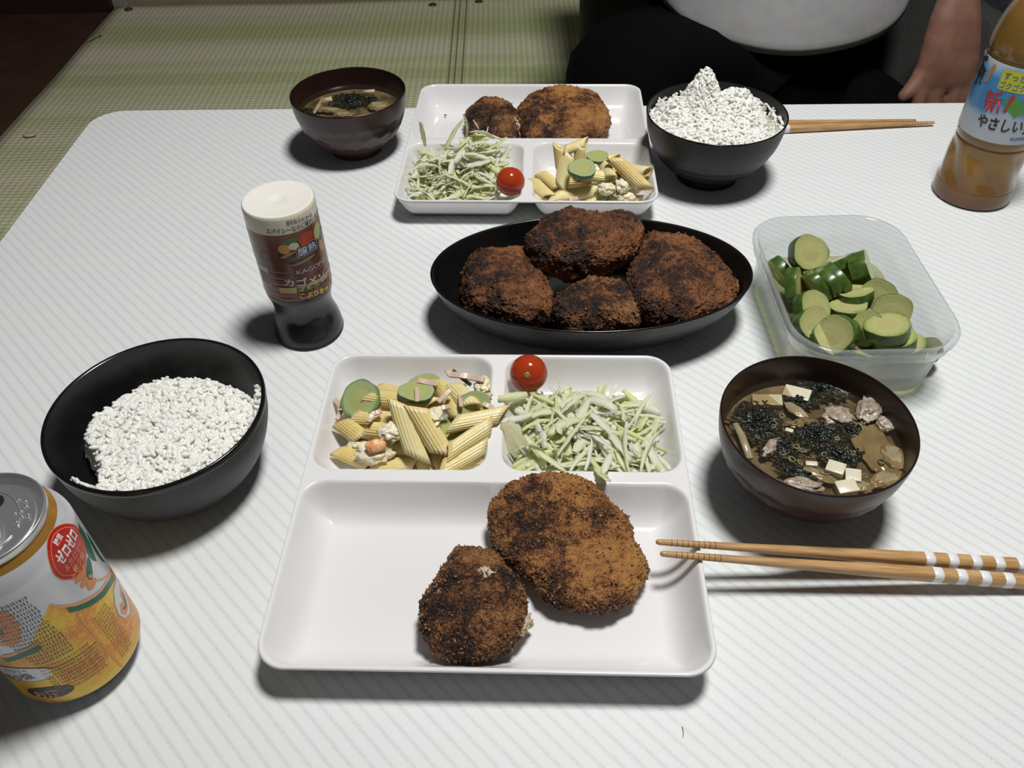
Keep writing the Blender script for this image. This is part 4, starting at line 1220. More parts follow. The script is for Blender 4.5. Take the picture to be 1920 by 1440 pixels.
weed(zq(750, 330), .0060, .0080, 10, 'small seaweed tuft at the right of the far soup', 40)
weed(zq(300, 410), .0070, .0050, 11, 'small seaweed tuft at the left of the far soup', 30)
def tofu(c, sx, sy, sz, rz, label, mat=None, dz=0):
    dz -= .0008 if sz > .0035 else 0
    bm = bmesh.new(); box_bm(bm, -sx / 2, sx / 2, -sy / 2, sy / 2, -sz / 2, sz / 2)
    bmesh.ops.bevel(bm, geom=bm.edges[:], offset=.0006, segments=3, affect='EDGES', profile=.5)
    o = from_bm('tofu_cube', bm, mat or m_tofu, loc=(c[0], c[1], c[2] + dz)); o.rotation_euler = (.08, -.1, rz)
    tag(o, label, 'tofu', 'tofu pieces'); return o
tofu(zm(480, 430), .019, .0095, .006, -.15, 'tofu slab half under the broth at the upper left of the near soup', m_tofu_in, -.0026)
tofu(zm(700, 385), .017, .0105, .006, -.5, 'tofu slab at the top middle of the near soup', m_tofu, -.0016)
tofu(zm(985, 965), .0105, .0090, .008, -.55, 'bright tofu cube, leftmost of the front three in the near soup', m_tofu, .0002)
tofu(zm(1120, 1010), .0090, .0090, .007, -.3, 'tofu cube, rightmost of the front three in the near soup', m_tofu, -.0008)
tofu(zm(1070, 1095), .0120, .0090, .007, .1, 'tofu cube, nearest the rim in the near soup', m_tofu, -.0006)
tofu(zm(805, 925), .0070, .0035, .003, -.2, 'small tofu scrap at the front middle of the near soup', m_tofu, .0002)
tofu(zm(635, 685), .0050, .0030, .003, -.5, 'tiny tofu scrap on the seaweed of the near soup', m_tofu, .0014)
tofu(zq(430, 330), .0120, .0075, .005, .3, 'tofu slab at the left of the far soup', m_tofu_in, -.0016)
tofu(zq(735, 270), .0130, .0055, .005, -.1, 'tofu slab at the back right of the far soup', m_tofu_in, -.0014)
GFi = 'fish bits in the soup'
bit('fish_piece', zm(1000, 560, SZ - .0008), (.0095, .0080, .0030), 11, m_fish, 'pale fish chunk in the upper middle of the near soup', 'fish', GFi, .35)
bit('fish_piece', zm(1240, 510, SZ + .0012), (.0075, .0120, .0042), 12, m_fish, 'curled fish skin piece standing out at the upper right of the near soup', 'fish', GFi, .42, (0, 0, -.6))
bit('fish_piece', zm(1350, 620, SZ - .0008), (.0050, .0065, .0028), 13, m_fish, 'fish bit by the right wall of the near soup', 'fish', GFi, .35)
bit('fish_piece', zm(495, 800, SZ + .0002), (.0032, .0080, .0022), 14, m_fish, 'thin fish bit on the seaweed at the front left of the near soup', 'fish', GFi, .5, (0, 0, -.7))
bit('fish_piece', zm(745, 1075, SZ), (.0110, .0050, .0026), 15, m_fish, 'brown fish bit at the front rim of the near soup', 'fish', GFi, .4, (0, 0, -.2))
bit('fish_piece', zm(690, 520, SZ - .0004), (.0040, .0090, .0014), 16, m_mush, 'pale slice between seaweed clumps in the near soup', 'fish', GFi, .2, (0, 0, .6))
GMu = 'mushroom slices in the soups'
def mush(c, s, seed, lb, rz): return bit('mushroom_slice', c - Vector((0, 0, .0011)), s, seed, m_mush, lb, 'mushroom', GMu, .26, (0.03, 0.02, rz))
mush(zm(1260, 760, SZ - .0012), (.0110, .0255, .0020), 21, 'long wide mushroom slice down the right of the near soup', .05)
mush(zm(1430, 860, SZ), (.0075, .0110, .0014), 22, 'round mushroom slice by the right wall of the near soup', .2)
mush(zm(1390, 1020, SZ), (.0120, .0060, .0013), 23, 'mushroom slice at the lower right of the near soup', .4)
mush(zm(1200, 1080, SZ), (.0060, .0045, .0013), 24, 'small pale mushroom disc right of the tofu cubes in near soup', 0)
mush(zm(820, 620, SZ - .0002), (.0150, .0050, .0012), 25, 'mushroom slice across the upper middle of the near soup', -.1)
mush(zm(860, 990, SZ), (.0120, .0045, .0012), 26, 'mushroom slice left of the front tofu in the near soup', -.45)
mush(zq(470, 400, SZ), (.0160, .0050, .0014), 27, 'mushroom slice at the front left of the far soup', -.25)
mush(zq(380, 380, SZ), (.0040, .0100, .0012), 28, 'curved mushroom slice at the far left of the far soup', .2)
mush(zq(820, 370, SZ), (.0120, .0110, .0014), 29, 'mushroom slice at the right of the far soup', .1)
mush(zq(560, 430, SZ), (.0110, .0050, .0014), 30, 'mushroom slice at the front middle of the far soup', .1)
def stalk(a, b, r, lb, z=SZ):
    a, b = Vector(a), Vector(b); c = (a + b) / 2
    o = mesh('mushroom_stalk', *tube_path([a - c, (a - c) * .3 + Vector((.0008, 0, .0003)), b - c], [r * .8, r, r * .9], 10), m_mush, loc=c); o.scale.z = .6
    tag(o, lb, 'mushroom', 'mushroom stalks')
stalk(zm(235, 620), zm(345, 880), .0026, 'long pale stalk along the left wall of the near soup')
stalk(zq(405, 310), zq(340, 430), .0019, 'long pale stalk at the left of the far soup')
GO = 'spring onion rings in the near soup'
rng = random.Random(5)
for k, (x, y, s, lb) in enumerate([(545, 600, 1.1, 'left of centre over the seaweed'), (585, 560, 1.0, 'just above another ring at left centre'), (520, 640, .9, 'lowest of the left centre rings'), (690, 790, 1.3, 'in the centre below the seaweed'),
        (740, 820, 1.2, 'at the centre, right of another'), (660, 885, 1.3, 'large grey-green one at the front centre'), (590, 840, 1.1, 'below the thin fish bit'), (800, 870, 1.1, 'above the tiny tofu scrap'),
        (720, 910, 1.0, 'touching the small tofu scrap'), (905, 985, 1.5, 'yellow-green one left of the tofu cubes'), (1150, 580, 1.2, 'yellow one beside the fish chunk'), (1210, 1010, 1.0, 'yellow one right of the tofu cubes'),
        (1120, 840, .9, 'right of the middle seaweed'), (1330, 900, 1.1, 'on the long mushroom slice'), (900, 850, .9, 'on the lower seaweed'), (1000, 730, .8, 'on the middle seaweed'), (560, 740, 1.0, 'around the thin fish bit'),
        (400, 720, .8, 'on the left seaweed')]):
    V, F = lathe([(.0014, -.0005), (.0021, -.0005), (.0023, 0), (.0021, .0005), (.0014, .0005)], 18, sx=s, sy=s * rng.uniform(.55, .9), closed=True)
    o = mesh('onion_ring', V, F, m_onion, loc=zm(x, y, SZ - .0001)); o.rotation_euler = (rng.gauss(0, .25), rng.gauss(0, .25), rng.uniform(0, 3))
    tag(o, 'spring onion ring in the near soup, ' + lb, 'spring onion', GO)
m_film = clearish('thin_bubbles', (1, 1, 1), .05, (.8, .8, .75), .03)

# ------------------------------------------------------------------ chopsticks
def bamboo():
    m = pmat('bamboo', (.48, .26, .09), .34, spec=.45); n = N(m); v = n.coords(scale=(3, 60, 60))
    f = n.noise(v, 12, 4, .6); n.col(n.ramp(f, [(.35, (.40, .22, .085)), (.55, (.56, .34, .15)), (.7, (.63, .41, .20))]))
    n.bump(f, .1, .0005); return m
m_bam = bamboo(); m_groove = pmat('dark_groove', (.20, .085, .03), .5); m_white = pmat('white_paint_band', (.82, .82, .84), .3)
def chopstick(tip, end, label, group, bands=True):
    tip, end = Vector(tip), Vector(end); d = end - tip; L = d.length
    X = d.normalized(); Y = Vector((0, 0, 1)).cross(X).normalized(); Z = X.cross(Y)
    t = empty('chopstick', tip, label, 'chopstick', group)
    t.matrix_world = Matrix.Translation(tip) @ Matrix((X, Y, Z)).transposed().to_4x4()
    def sq(x, w, rnd): return [(x, y, z) for y, z in rrect(w, w, w * rnd, 4)]
    def wid(x): return .0034 + (.0080 - .0034) * min(1, x / .16) 
    S = [sq(0, .0016, .49), sq(.0006, .0028, .49), sq(.0016, .0034, .49)]
    xs = [.003 + i * (L - .004) / 60 for i in range(61)]
    for x in xs: S.append(sq(x, wid(x), .48 if x < .05 else .48 - min(.14, (x - .05) * 2)))
    S.append(sq(L, wid(L) * .9, .3))
    V, F = loft(S, cap0=True, cap1=True); mesh('stick', V, F, m_bam, t)
    for k in range(9):
        x = .009 + k * .0032
        V, F = loft([sq(x - .00025, wid(x) + .0001, .48), sq(x + .00025, wid(x) + .0001, .48)]); mesh('groove', V, F, m_groove, t)
    if bands:
        for k in range(5):
            x = .1600 + k * .0142
            V, F = loft([sq(x - .0001, wid(x) + .00005, .36), sq(x, wid(x) + .0003, .36), sq(x + .0055, wid(x + .0055) + .0003, .36), sq(x + .0056, wid(x + .0055) + .00005, .36)])
            mesh('white_band', V, F, m_white, t)
    return t
def seg_end(p0, q, L):
    p0 = Vector(p0); q = Vector(q); return p0 + (q - p0).normalized() * L
g_ = 'near bamboo chopsticks'
p0 = at(1230, 1016, .0315); q0 = at(1912, 1060, .0070)
chopstick(p0, seg_end(p0, q0, .228), 'bamboo chopstick with white bands by the near plate, farther of the pair', g_)
p0 = at(1238, 1038, .0315); q0 = at(1912, 1090, .0070)
chopstick(p0, seg_end(p0, q0, .228), 'bamboo chopstick with white bands by the near plate, closer of the pair', g_)
g_ = 'far bamboo chopsticks'
p0 = at(1752, 230, .0040); q0 = at(1480, 241, .0046)
chopstick(p0, seg_end(p0, q0, .228), 'bamboo chopstick behind the far rice bowl, tip reaching farther right', g_)
p0 = at(1718, 226, .0040); q0 = at(1480, 232, .0046)
chopstick(p0, seg_end(p0, q0, .215), 'bamboo chopstick behind the far rice bowl, tip stopping shorter', g_)

# stray hair
a = at(1279, 1362, .0006); b = at(1281, 1382, .0006)
h_ = mesh('hair', *tube_path([a, (a + b) / 2 + Vector((.0004, 0, .0003)), b], .00013, 5), pmat('dark_hair', (.02, .015, .012), .4))
tag(h_, 'tiny dark hair lying on the table at the front right', 'hair')

# ------------------------------------------------------------------ print wrapped on round packages
def flat_text(s, bold=0.0):
    cu = bpy.data.curves.new('tmp', 'FONT'); cu.body = s; cu.size = 1; cu.offset = bold; cu.resolution_u = 4
    ob = bpy.data.objects.new('tmp', cu); COL.objects.link(ob)
    bpy.context.view_layer.update()
    dg = bpy.context.evaluated_depsgraph_get(); me = bpy.data.meshes.new_from_object(ob.evaluated_get(dg))
    bpy.data.objects.remove(ob); bpy.data.curves.remove(cu)
    bm = bmesh.new(); bm.from_mesh(me); bpy.data.meshes.remove(me)
    return bm
def flat_poly(pts):
    bm = bmesh.new(); vs = [bm.verts.new((x, y, 0)) for x, y in pts]
    f = bm.faces.new(vs); bmesh.ops.triangulate(bm, faces=[f]); return bm
def wrap_bm(bm, R, lift, step=None, rz=None):
    """u -> arc length, v -> height; cut at small steps so that it bends"""
    step = step or R * .10
    xs = [v.co.x for v in bm.verts]
    if not xs: return bm
    k = math.floor(min(xs) / step) + 1
    while k * step < max(xs):
        bmesh.ops.bisect_plane(bm, geom=bm.verts[:] + bm.edges[:] + bm.faces[:], plane_co=(k * step, 0, 0), plane_no=(1, 0, 0), dist=1e-7); k += 1
    if rz:
        for k in range(8): bmesh.ops.bisect_plane(bm, geom=bm.verts[:] + bm.edges[:] + bm.faces[:], plane_co=(0, .1055 + k * .0014, 0), plane_no=(0, 1, 0), dist=1e-7)
    for v in bm.verts:
        a = v.co.x / R; q = (rz(v.co.y) if rz else R) + lift; v.co = Vector((q * cos(a), q * sin(a), v.co.y))
    return bm
class Round:
    def __init__(s, root, cx, cy, R, rz=None): s.root, s.cx, s.cy, s.R, s.rz = root, cx, cy, R, rz
    def uv(s, p, ref=None):
        a, z = on_cyl(p[0], p[1], s.cx, s.cy, s.R)
        if a > 2.4: a -= 2 * pi
        return Vector((a * s.R, z))
    def text(s, name, txt, p0, p1, hz, mat, lift=.00025, bold=.0, ital=0.0):
        """baseline from pixel p0 to pixel p1, hz character height in metres"""
        a = s.uv(p0); b = s.uv(p1); bm = flat_text(txt, bold)
        xs = [v.co.x for v in bm.verts]; x0, x1 = min(xs), max(xs)
        d = (b - a); k = d.length / (x1 - x0); e = d.normalized(); q = Vector((-e.y, e.x))
        for v in bm.verts:
            w = a + e * ((v.co.x - x0) * k + ital * v.co.y * hz) + q * (v.co.y * hz); v.co = Vector((w.x, w.y, 0))
        return from_bm(name, wrap_bm(bm, s.R, lift, rz=s.rz), mat, s.root, smooth=False)
    def text_uv(s, name, txt, a, width, hz, mat, lift=.00025, bold=0, slope=0):
        bm = flat_text(txt, bold); xs = [v.co.x for v in bm.verts]; x0, x1 = min(xs), max(xs); k = width / (x1 - x0)
        for v in bm.verts: v.co = Vector((a[0] + (v.co.x - x0) * k, a[1] + v.co.y * hz + slope * (v.co.x - x0) * k, 0))
        return from_bm(name, wrap_bm(bm, s.R, lift, rz=s.rz), mat, s.root, smooth=False)
    def poly(s, name, px, mat, lift=.0002, smooth=False):
        pts = [s.uv(p) for p in px]
        return from_bm(name, wrap_bm(flat_poly([(p.x, p.y) for p in pts]), s.R, lift, rz=s.rz), mat, s.root, smooth=smooth)
    def ell(s, name, c, ru, rv, mat, lift=.0002, rot=0, n=40, px=True):
        c = s.uv(c) if px else Vector(c)
        pts = []
        for i in range(n):
            t = 2 * pi * i / n; x, y = ru * cos(t), rv * sin(t)
            pts.append((c.x + x * cos(rot) - y * sin(rot), c.y + x * sin(rot) + y * cos(rot)))
        return from_bm(name, wrap_bm(flat_poly(pts), s.R, lift, rz=s.rz), mat, s.root, smooth=False)
    def rect(s, name, u0, u1, v0, v1, mat, lift=.0002, r=.0005):
        return from_bm(name, wrap_bm(flat_poly(rrect(u1 - u0, v1 - v0, r, 4, (u0 + u1) / 2, (v0 + v1) / 2)), s.R, lift, rz=s.rz), mat, s.root, smooth=False)

# ------------------------------------------------------------------ sauce bottle standing on its cap
SC = (-.1635, .5112); SR = .0259
t = empty('sauce_bottle', (*SC, 0), 'small upside-down sauce bottle with brown label on black cap', 'bottle')
m_cap = pmat('black_cap_plastic', (.014, .014, .015), .22, spec=.5)
m_cream = pmat('cream_plastic', (.74, .70, .56), .3, sss=.1, sss_scale=.004)
m_white_base = pmat('milky_bottle_base', (.80, .77, .70), .35, sss=.2, sss_scale=.004)
m_brown = pmat('brown_label_print', (.17, .055, .035), .26, spec=.5); 
n = N(m_brown); v = n.coords(); sep = n.add('ShaderNodeSeparateXYZ'); n.link(v, sep.inputs[0])
n.col(n.ramp(n.math('MULTIPLY', n.math('SUBTRACT', sep.outputs[2], .045), 16), [(0, (.19, .045, .030)), (.5, (.13, .045, .03)), (1, (.20, .075, .045))]))
m_gold = pmat('gold_label_print', (.42, .34, .12), .35, metal=.2)
def capr(a, z, r):
    # oval foot and a thumb dent facing the label side
    base = 1 + .05 * cos(2 * (a + 1.2)) * max(0, 1 - z / .03)
    d = (a + 1.35 + pi) % (2 * pi) - pi
    dent = .11 * exp(-(d / .55) ** 2) * exp(-((z - .021) / .010) ** 2)
    return base * (1 - dent)
V, F = lathe(dense([(.0262, 0), (.0280, .0006), (.0285, .0025), (.0281, .0070), (.0262, .0140), (.0236, .0220), (.0226, .0290), (.0236, .0360), (.0253, .0420), (.0256, .0460)], 6), 128, rf=capr)
V2, F2 = lathe([(.0262, 0), (.0001, .0008)], 128, rf=capr)
mesh('cap', *merge([(V, F), (V2, F2)]), m_cap, t)
V, F = lathe([(.0262, 0.0), (.0287, .0), (.0291, .0012), (.0286, .0026), (.0275, .0028)], 128, rf=capr); mesh('cap_foot_rim', V, F, m_cap, t)
V, F = lathe([(.0250, .0455), (SR, .0472), (SR + .0001, .0485), (SR, .0500)] + [(SR - .00025 * max(0, cos((z - .05) / .0056 * 2 * pi)) ** 6 * (.05 < z < .075), z) for z in np.linspace(.0505, .1045, 80)] + [(SR, .1055)], 128)
blab = mesh('brown_label', V, F, m_brown, t)
V, F = lathe([(SR, .1055), (SR, .1165), (.0256, .1186), (.0250, .1194)], 128); mesh('cream_label_band', V, F, m_cream, t)
V, F = lathe([(.0250, .1194), (.0243, .1197), (.0225, .1192), (.010, .1186), (.0048, .1184), (.0042, .1180), (.0001, .1180)], 96); mesh('bottle_base', V, F, m_white_base, t)
V, F = lathe([(.0050, .1181), (.0056, .1187), (.0062, .1183)], 48); mesh('moulding_ring', V, F, m_white_base, t)
RB = Round(blab, *SC, SR)
m_navy = pmat('navy_print', (.02, .025, .10), .4); m_wprint = pmat('white_print', (.75, .74, .76), .3); m_blk = pmat('black_print', (.02, .015, .012), .4)
m_yel = pmat('yellow_print', (.72, .60, .04), .4); m_lilac = pmat('silver_print', (.55, .52, .55), .35)
z5 = lambda x, y: (420 + x / 4.235, 320 + y / 4.235)
u_ = lambda deg: radians(deg) * SR
RB.text('label_text', '醸熟製法', z5(495, 436), z5(608, 408), .0044, m_navy, bold=.0)
RB.text('label_text', 'だから', z5(612, 406), z5(697, 356), .0034, m_navy, bold=.012)
RB.text('label_text', 'スパイシーなのに味わいまろやか', z5(340, 498), (596.5, 392), .0048, m_navy, bold=.014)
# bowl of vegetables behind the plaque
m_bowlp = pmat('dark_bowl_print', (.045, .022, .016), .35); m_redp = pmat('tomato_print', (.50, .045, .02), .35); m_onp = pmat('onion_print', (.60, .30, .07), .35)
m_garp = pmat('garlic_print', (.66, .62, .50), .35); m_grnp = pmat('green_leaf_print', (.06, .17, .05), .35); m_palegp = pmat('pale_cabbage_print', (.40, .42, .16), .35); m_carp = pmat('carrot_print', (.50, .20, .06), .35)
c0 = RB.uv(z5(620, 640))
RB.ell('picture_bowl', (c0.x, c0.y - .0010), .0175, .0092, m_bowlp, .00012, px=False)
RB.ell('picture_leaf', z5(520, 560), .0042, .0020, m_grnp, .00016, rot=.3)
RB.ell('picture_leaf', z5(560, 548), .0036, .0016, m_grnp, .00017, rot=-.3)
RB.ell('picture_leaf', z5(775, 500), .0040, .0062, m_grnp, .00016, rot=-.3)
RB.ell('picture_cabbage', z5(738, 475), .0046, .0062, m_palegp, .00018, rot=-.4)
RB.ell('picture_onion', z5(478, 625), .0044, .0040, m_onp, .00018)
RB.ell('picture_garlic', z5(553, 600), .0038, .0030, m_garp, .00019)
RB.ell('picture_tomato', z5(655, 535), .0062, .0052, m_redp, .00020)
RB.ell('picture_tomato_leaf', z5(662, 517), .0020, .0010, m_grnp, .00023)
RB.ell('picture_carrot', z5(505, 672), .0060, .0012, m_carp, .00020, rot=.35)
RB.ell('picture_carrot', z5(770, 590), .0030, .0052, m_carp, .00019, rot=.2)
RB.ell('picture_spices', z5(560, 700), .0042, .0024, pmat('pepper_print', (.11, .085, .06), .5), .00022)
RB.ell('picture_bowl_rim', z5(640, 715), .0105, .0014, pmat('bowl_glint_print', (.28, .17, .12), .3), .00018, rot=.12)
cu_ = RB.uv(z5(664, 622)); sl = .02
def plq(w, h, mt, lf, nm):
    pts = [(cu_.x + x, cu_.y + y + sl * x) for x, y in rrect(w, h, .0026, 6)]
    from_bm(nm, wrap_bm(flat_poly(pts), SR, lf), mt, blab, smooth=False)
plq(.0186, .0098, m_gold, .00026, 'plaque_border'); plq(.0176, .0088, m_navy, .00030, 'plaque')
RB.text_uv('plaque_text', '醸熟', (cu_.x - .0078, cu_.y - .0030), .0156, .0078, m_wprint, .00036, .0)
RB.text('label_text', 'KAGOME', z5(578, 824), z5(798, 714), .0050, m_lilac, bold=.0)
RB.text('label_text', 'カゴメソース', z5(478, 908), z5(858, 764), .0074, m_lilac, bold=.03)
gb = RB.uv(z5(560, 962)); RB.rect('gold_band', gb.x - .011, gb.x + .030, gb.y - .0012, gb.y + .0040, m_gold, .00014)
RB.text('label_text', 'とんかつ', z5(578, 968), z5(778, 908), .0056, m_blk, bold=.035)
RB.text('label_text', '中濃', z5(792, 896), z5(836, 868), .0044, m_blk, bold=.0)
RB.text('label_text', 'こぶりちゃん', z5(603, 1010), z5(850, 912), .0054, m_yel, bold=.03)
# left side panel with small print and bar code
m_pan = pmat('pale_panel_print', (.50, .44, .40), .4); m_grey = pmat('grey_print', (.13, .09, .085), .4)
pb = RB.uv(z5(330, 820)); RB.rect('barcode_panel', pb.x - .0070, pb.x + .0042, pb.y - .0100, pb.y + .0068, m_pan, .00014)
for k in range(13):
    RB.rect('barcode_bar', pb.x - .0064 + k * .0008, pb.x - .0064 + k * .0008 + (.0005 if k % 3 else .0003), pb.y - .0090, pb.y + .0020, m_grey, .00020, .00005)
pb = RB.uv(z5(215, 640)); RB.rect('side_panel', pb.x - .0090, pb.x + .0012, pb.y - .0060, pb.y + .0220, m_pan, .00014)
rg = RB.uv(z5(325, 675)); 
bm = bmesh.new()
for i in range(32):
    a0, a1 = 2 * pi * i / 32, 2 * pi * (i + 1) / 32
    bm.faces.new([bm.verts.new((rg.x + r_ * cos(a_), rg.y + r_ * .95 * sin(a_), 0)) for r_, a_ in ((.0040, a0), (.0043, a0), (.0043, a1), (.0040, a1))])
from_bm('recycle_ring', wrap_bm(bm, SR, .0002), m_grey, blab, smooth=False)

# ------------------------------------------------------------------ can
CC = (-.245, .229); CR = .034
t = empty('drink_can', (*CC, 0), 'silver-lidded beer can with white and orange print at the left', 'can')
m_alu = pmat('brushed_aluminium', (.62, .62, .62), .32, metal=.85)
n = N(m_alu); v = n.coords(scale=(1, 14, 1)); n.bump(n.noise(v, 300, 2), .04, .0003)
m_canw = pmat('white_can_print', (.62, .62, .65), .30, metal=.25, spec=.6)
m_cano = pmat('orange_can_print', (.70, .30, .03), .30, metal=.3, spec=.6)
n = N(m_cano); v = n.coords(); f_ = n.noise(v, 45, 2, .4); f2 = n.noise(v, 420, 2, .6)
c_ = n.ramp(f_, [(.38, (.62, .20, .03)), (.5, (.66, .34, .03)), (.62, (.72, .46, .03))])
n.col(n.mix(n.ramp(f2, [(.45, (0, 0, 0)), (.6, (.35, .35, .35))]), c_, (.85, .60, .05)))
m_cango = pmat('gold_can_shoulder', (.60, .30, .06), .28, metal=.6)
zb_pts = [(-180, .068), (-140, .0600), (-118, .0600), (-97.4, .0629), (-83.1, .0665), (-68.4, .0704), (-61.2, .0771), (-48.7, .0857), (-41.5, .0905), (-36.9, .0856), (-23.6, .076), (-5.3, .067), (19.8, .0604), (50, .058), (120, .066), (180, .068)]
A_ = [a for a, z in zb_pts]; Z_ = [z for a, z in zb_pts]
def zb(a):
    d = math.degrees(a); d = (d + 180) % 360 - 180
    return float(np.interp(d, A_, Z_))
nseg = 180; V = []; F = []; FM = []
low = [(.0232, .0006), (.0245, .0), (.0262, .0010), (.0300, .0070), (.0330, .0105), (CR, .0130)]
rows = []
for (r, z) in low: rows.append([(r * cos(2 * pi * i / nseg), r * sin(2 * pi * i / nseg), z) for i in range(nseg)])
for k in range(1, 13): rows.append([(CR * cos(2 * pi * i / nseg), CR * sin(2 * pi * i / nseg), .013 + (zb(2 * pi * i / nseg) - .013) * k / 12) for i in range(nseg)])
kb = len(rows) - 1
for k in range(1, 9): rows.append([(CR * cos(2 * pi * i / nseg), CR * sin(2 * pi * i / nseg), zb(2 * pi * i / nseg) + (.1060 - zb(2 * pi * i / nseg)) * k / 8) for i in range(nseg)])
for (r, z) in dense([(CR, .1060), (.0336, .1095), (.0318, .1145), (.0292, .1190), (.0272, .1218)], 4)[1:]: rows.append([(r * cos(2 * pi * i / nseg), r * sin(2 * pi * i / nseg), z) for i in range(nseg)])
V, F = loft(rows)
for j in range(len(rows) - 1): 
    zz = rows[j][0][2]
    FM += [(1 if j < kb else (2 if zz > .1172 else 0)) if j >= 4 else 3] * nseg
cbod = mesh('can_body', V, F, [m_canw, m_cano, m_cango, m_alu], t, fmats=FM)
V, F = lathe([(.0232, .0006), (.0200, .0060), (.0001, .0090)], 64); mesh('can_bottom', V, F, m_alu, t)
V, F = lathe(dense([(.0268, .1212), (.0276, .1222), (.0281, .1245), (.0280, .1262), (.0274, .1270), (.0266, .1266), (.0260, .1250), (.0252, .1215), (.0246, .1200)], 4), 128); mesh('lid_rim', V, F, m_alu, t)
V, F = lathe(dense([(.0246, .1200), (.0238, .1196), (.0230, .1210), (.0224, .1222), (.0180, .1222), (.0001, .1222)], 3), 128); mesh('lid_panel', V, F, m_alu, t)
# raised bead round the panel, tab, opening, braille
LT = .1222
def bead(path, r, name, z=LT):
    V, F = tube_path([Vector((x, y, z)) for x, y in path], r, 8); return mesh(name, V, F, m_alu, t)
oa = radians(115)   # mouth direction
def rot2(x, y, a=oa): return (x * cos(a) - y * sin(a), x * sin(a) + y * cos(a))
bead([rot2(.0205 * cos(a), .0150 * sin(a)) for a in np.linspace(-2.0, 2.0, 40)], .0005, 'panel_bead')
bead([rot2(-.016 + .006 * (1 - cos(a)), .0115 * sin(a)) for a in np.linspace(-1.4, 1.4, 20)], .0005, 'panel_bead')
mo = mesh('mouth_opening', [(*rot2(.0125 + .0062 * cos(a), .0088 * sin(a)), LT + .0002) for a in np.linspace(0, 2 * pi, 40)[:-1]], [tuple(range(39))], pmat('dark_can_inside', (.01, .01, .01), .5), t)
S = []
for (k, z) in ((.82, LT + .0004), (1, LT + .0006), (1, LT + .0014), (.86, LT + .0017)):
    S.append([(*rot2(-.006 + .0125 * k * cos(a), .0078 * k * sin(a) * (1 - .18 * cos(a))), z) for a in np.linspace(0, 2 * pi, 49)[:-1]])
V, F = loft(S, cap0=True, cap1=True); tabm = mesh('pull_tab', V, F, m_alu, t)
V, F = lathe([(.0036, LT + .0018), (.0040, LT + .0022), (.0028, LT + .0026), (.0001, LT + .0026)], 24)
q = rot2(.0035, 0); mesh('rivet', [(x + q[0], y + q[1], z) for x, y, z in V], F, m_alu, tabm)
m_dot = pmat('bright_braille_dot', (.85, .85, .85), .15, metal=.9)
for k, (x, y) in enumerate(((210, 465), (285, 479), (296, 537), (234, 594), (165, 615), (246, 655), (314, 632), (322, 672), (184, 714))):
    p = at(x / 6, 860 + y / 6, LT) - Vector((*CC, 0))
    V, F = lathe([(.0010, 0), (.0008, .0005), (.0004, .0007), (.00001, .00075)], 12)
    mesh('braille_dot', [(a + p.x, b + p.y, c + LT) for a, b, c in V], F, m_dot, t)
RC = Round(cbod, *CC, CR, lambda z: float(np.interp(z, [.1060, .1095, .1145, .1190], [CR, .0336, .0318, .0292])))
z6 = lambda x, y: (x / 3, 860 + y / 3)
zz6 = lambda x, y: (x / 3.893, 960 + y / 3.893)
m_canred = pmat('red_badge_print', (.50, .022, .012), .28, metal=.2); m_cangrn = pmat('green_can_print', (.012, .12, .055), .3, metal=.2)
m_canor = pmat('wheat_orange_print', (.70, .26, .07), .3, metal=.2); m_edge = pmat('peach_line_print', (.72, .34, .16), .3, metal=.2); m_bl = pmat('black_badge_print', (.018, .014, .014), .3)
bc = RC.uv(z6(336, 425)); bc.y = .1040
RC.ell('badge_rim', (bc.x, bc.y), .0132, .0146, m_edge, .00016, .10, px=False)
RC.ell('badge', (bc.x, bc.y), .0129, .0143, m_canred, .0002, .10, px=False)
RC.ell('badge_line', (bc.x, bc.y), .0112, .0129, m_edge, .00024, .10, px=False); RC.ell('badge_centre', (bc.x, bc.y), .0109, .0126, m_canred, .00028, .10, px=False)
RC.text_uv('badge_text', 'ゼロゼロ', (bc.x - .0086, bc.y + .0008), .0172, .0080, m_wprint, .00036, .03)
RC.text_uv('badge_text', '糖質', (bc.x - .0036, bc.y + .0090), .0060, .0034, m_wprint, .00036, .01)
RC.text_uv('badge_text', '＆カロリー', (bc.x - .0078, bc.y - .0052), .0156, .0052, m_edge, .00036, .01)
RC.text_uv('badge_text', '最少級', (bc.x - .0052, bc.y - .0108), .0104, .0052, m_edge, .00036, .01)
# green wave with a peach line on its upper edge
def band(pts, w, mat, nm, lift, off=0):
    P = [RC.uv(z6(*p)) for p in pts]
    up = [(p.x, p.y + off) for p in P]; dn = [(p.x, p.y + off - w) for p in reversed(P)]
    from_bm(nm, wrap_bm(flat_poly(up + dn), CR, lift), mat, cbod, smooth=False)
seg1 = [(215, 1045), (170, 1068), (110, 1095), (60, 1112), (12, 1120)]
seg2 = [(626, 650), (600, 700), (570, 745), (530, 780), (470, 812), (420, 830), (372, 840)]
band(list(reversed(seg1)), .0042, m_cangrn, 'green_wave', .0002); band(seg2, .0042, m_cangrn, 'green_wave', .0002)
band(list(reversed([(215, 1032), (170, 1055), (110, 1083), (60, 1100), (12, 1108)])), .0026, m_edge, 'peach_line', .00018, .0006)
band([(622, 638), (596, 690), (566, 735), (526, 768), (466, 800), (416, 818), (330, 828), (282, 818)], .0024, m_edge, 'peach_line', .00018, .0006)
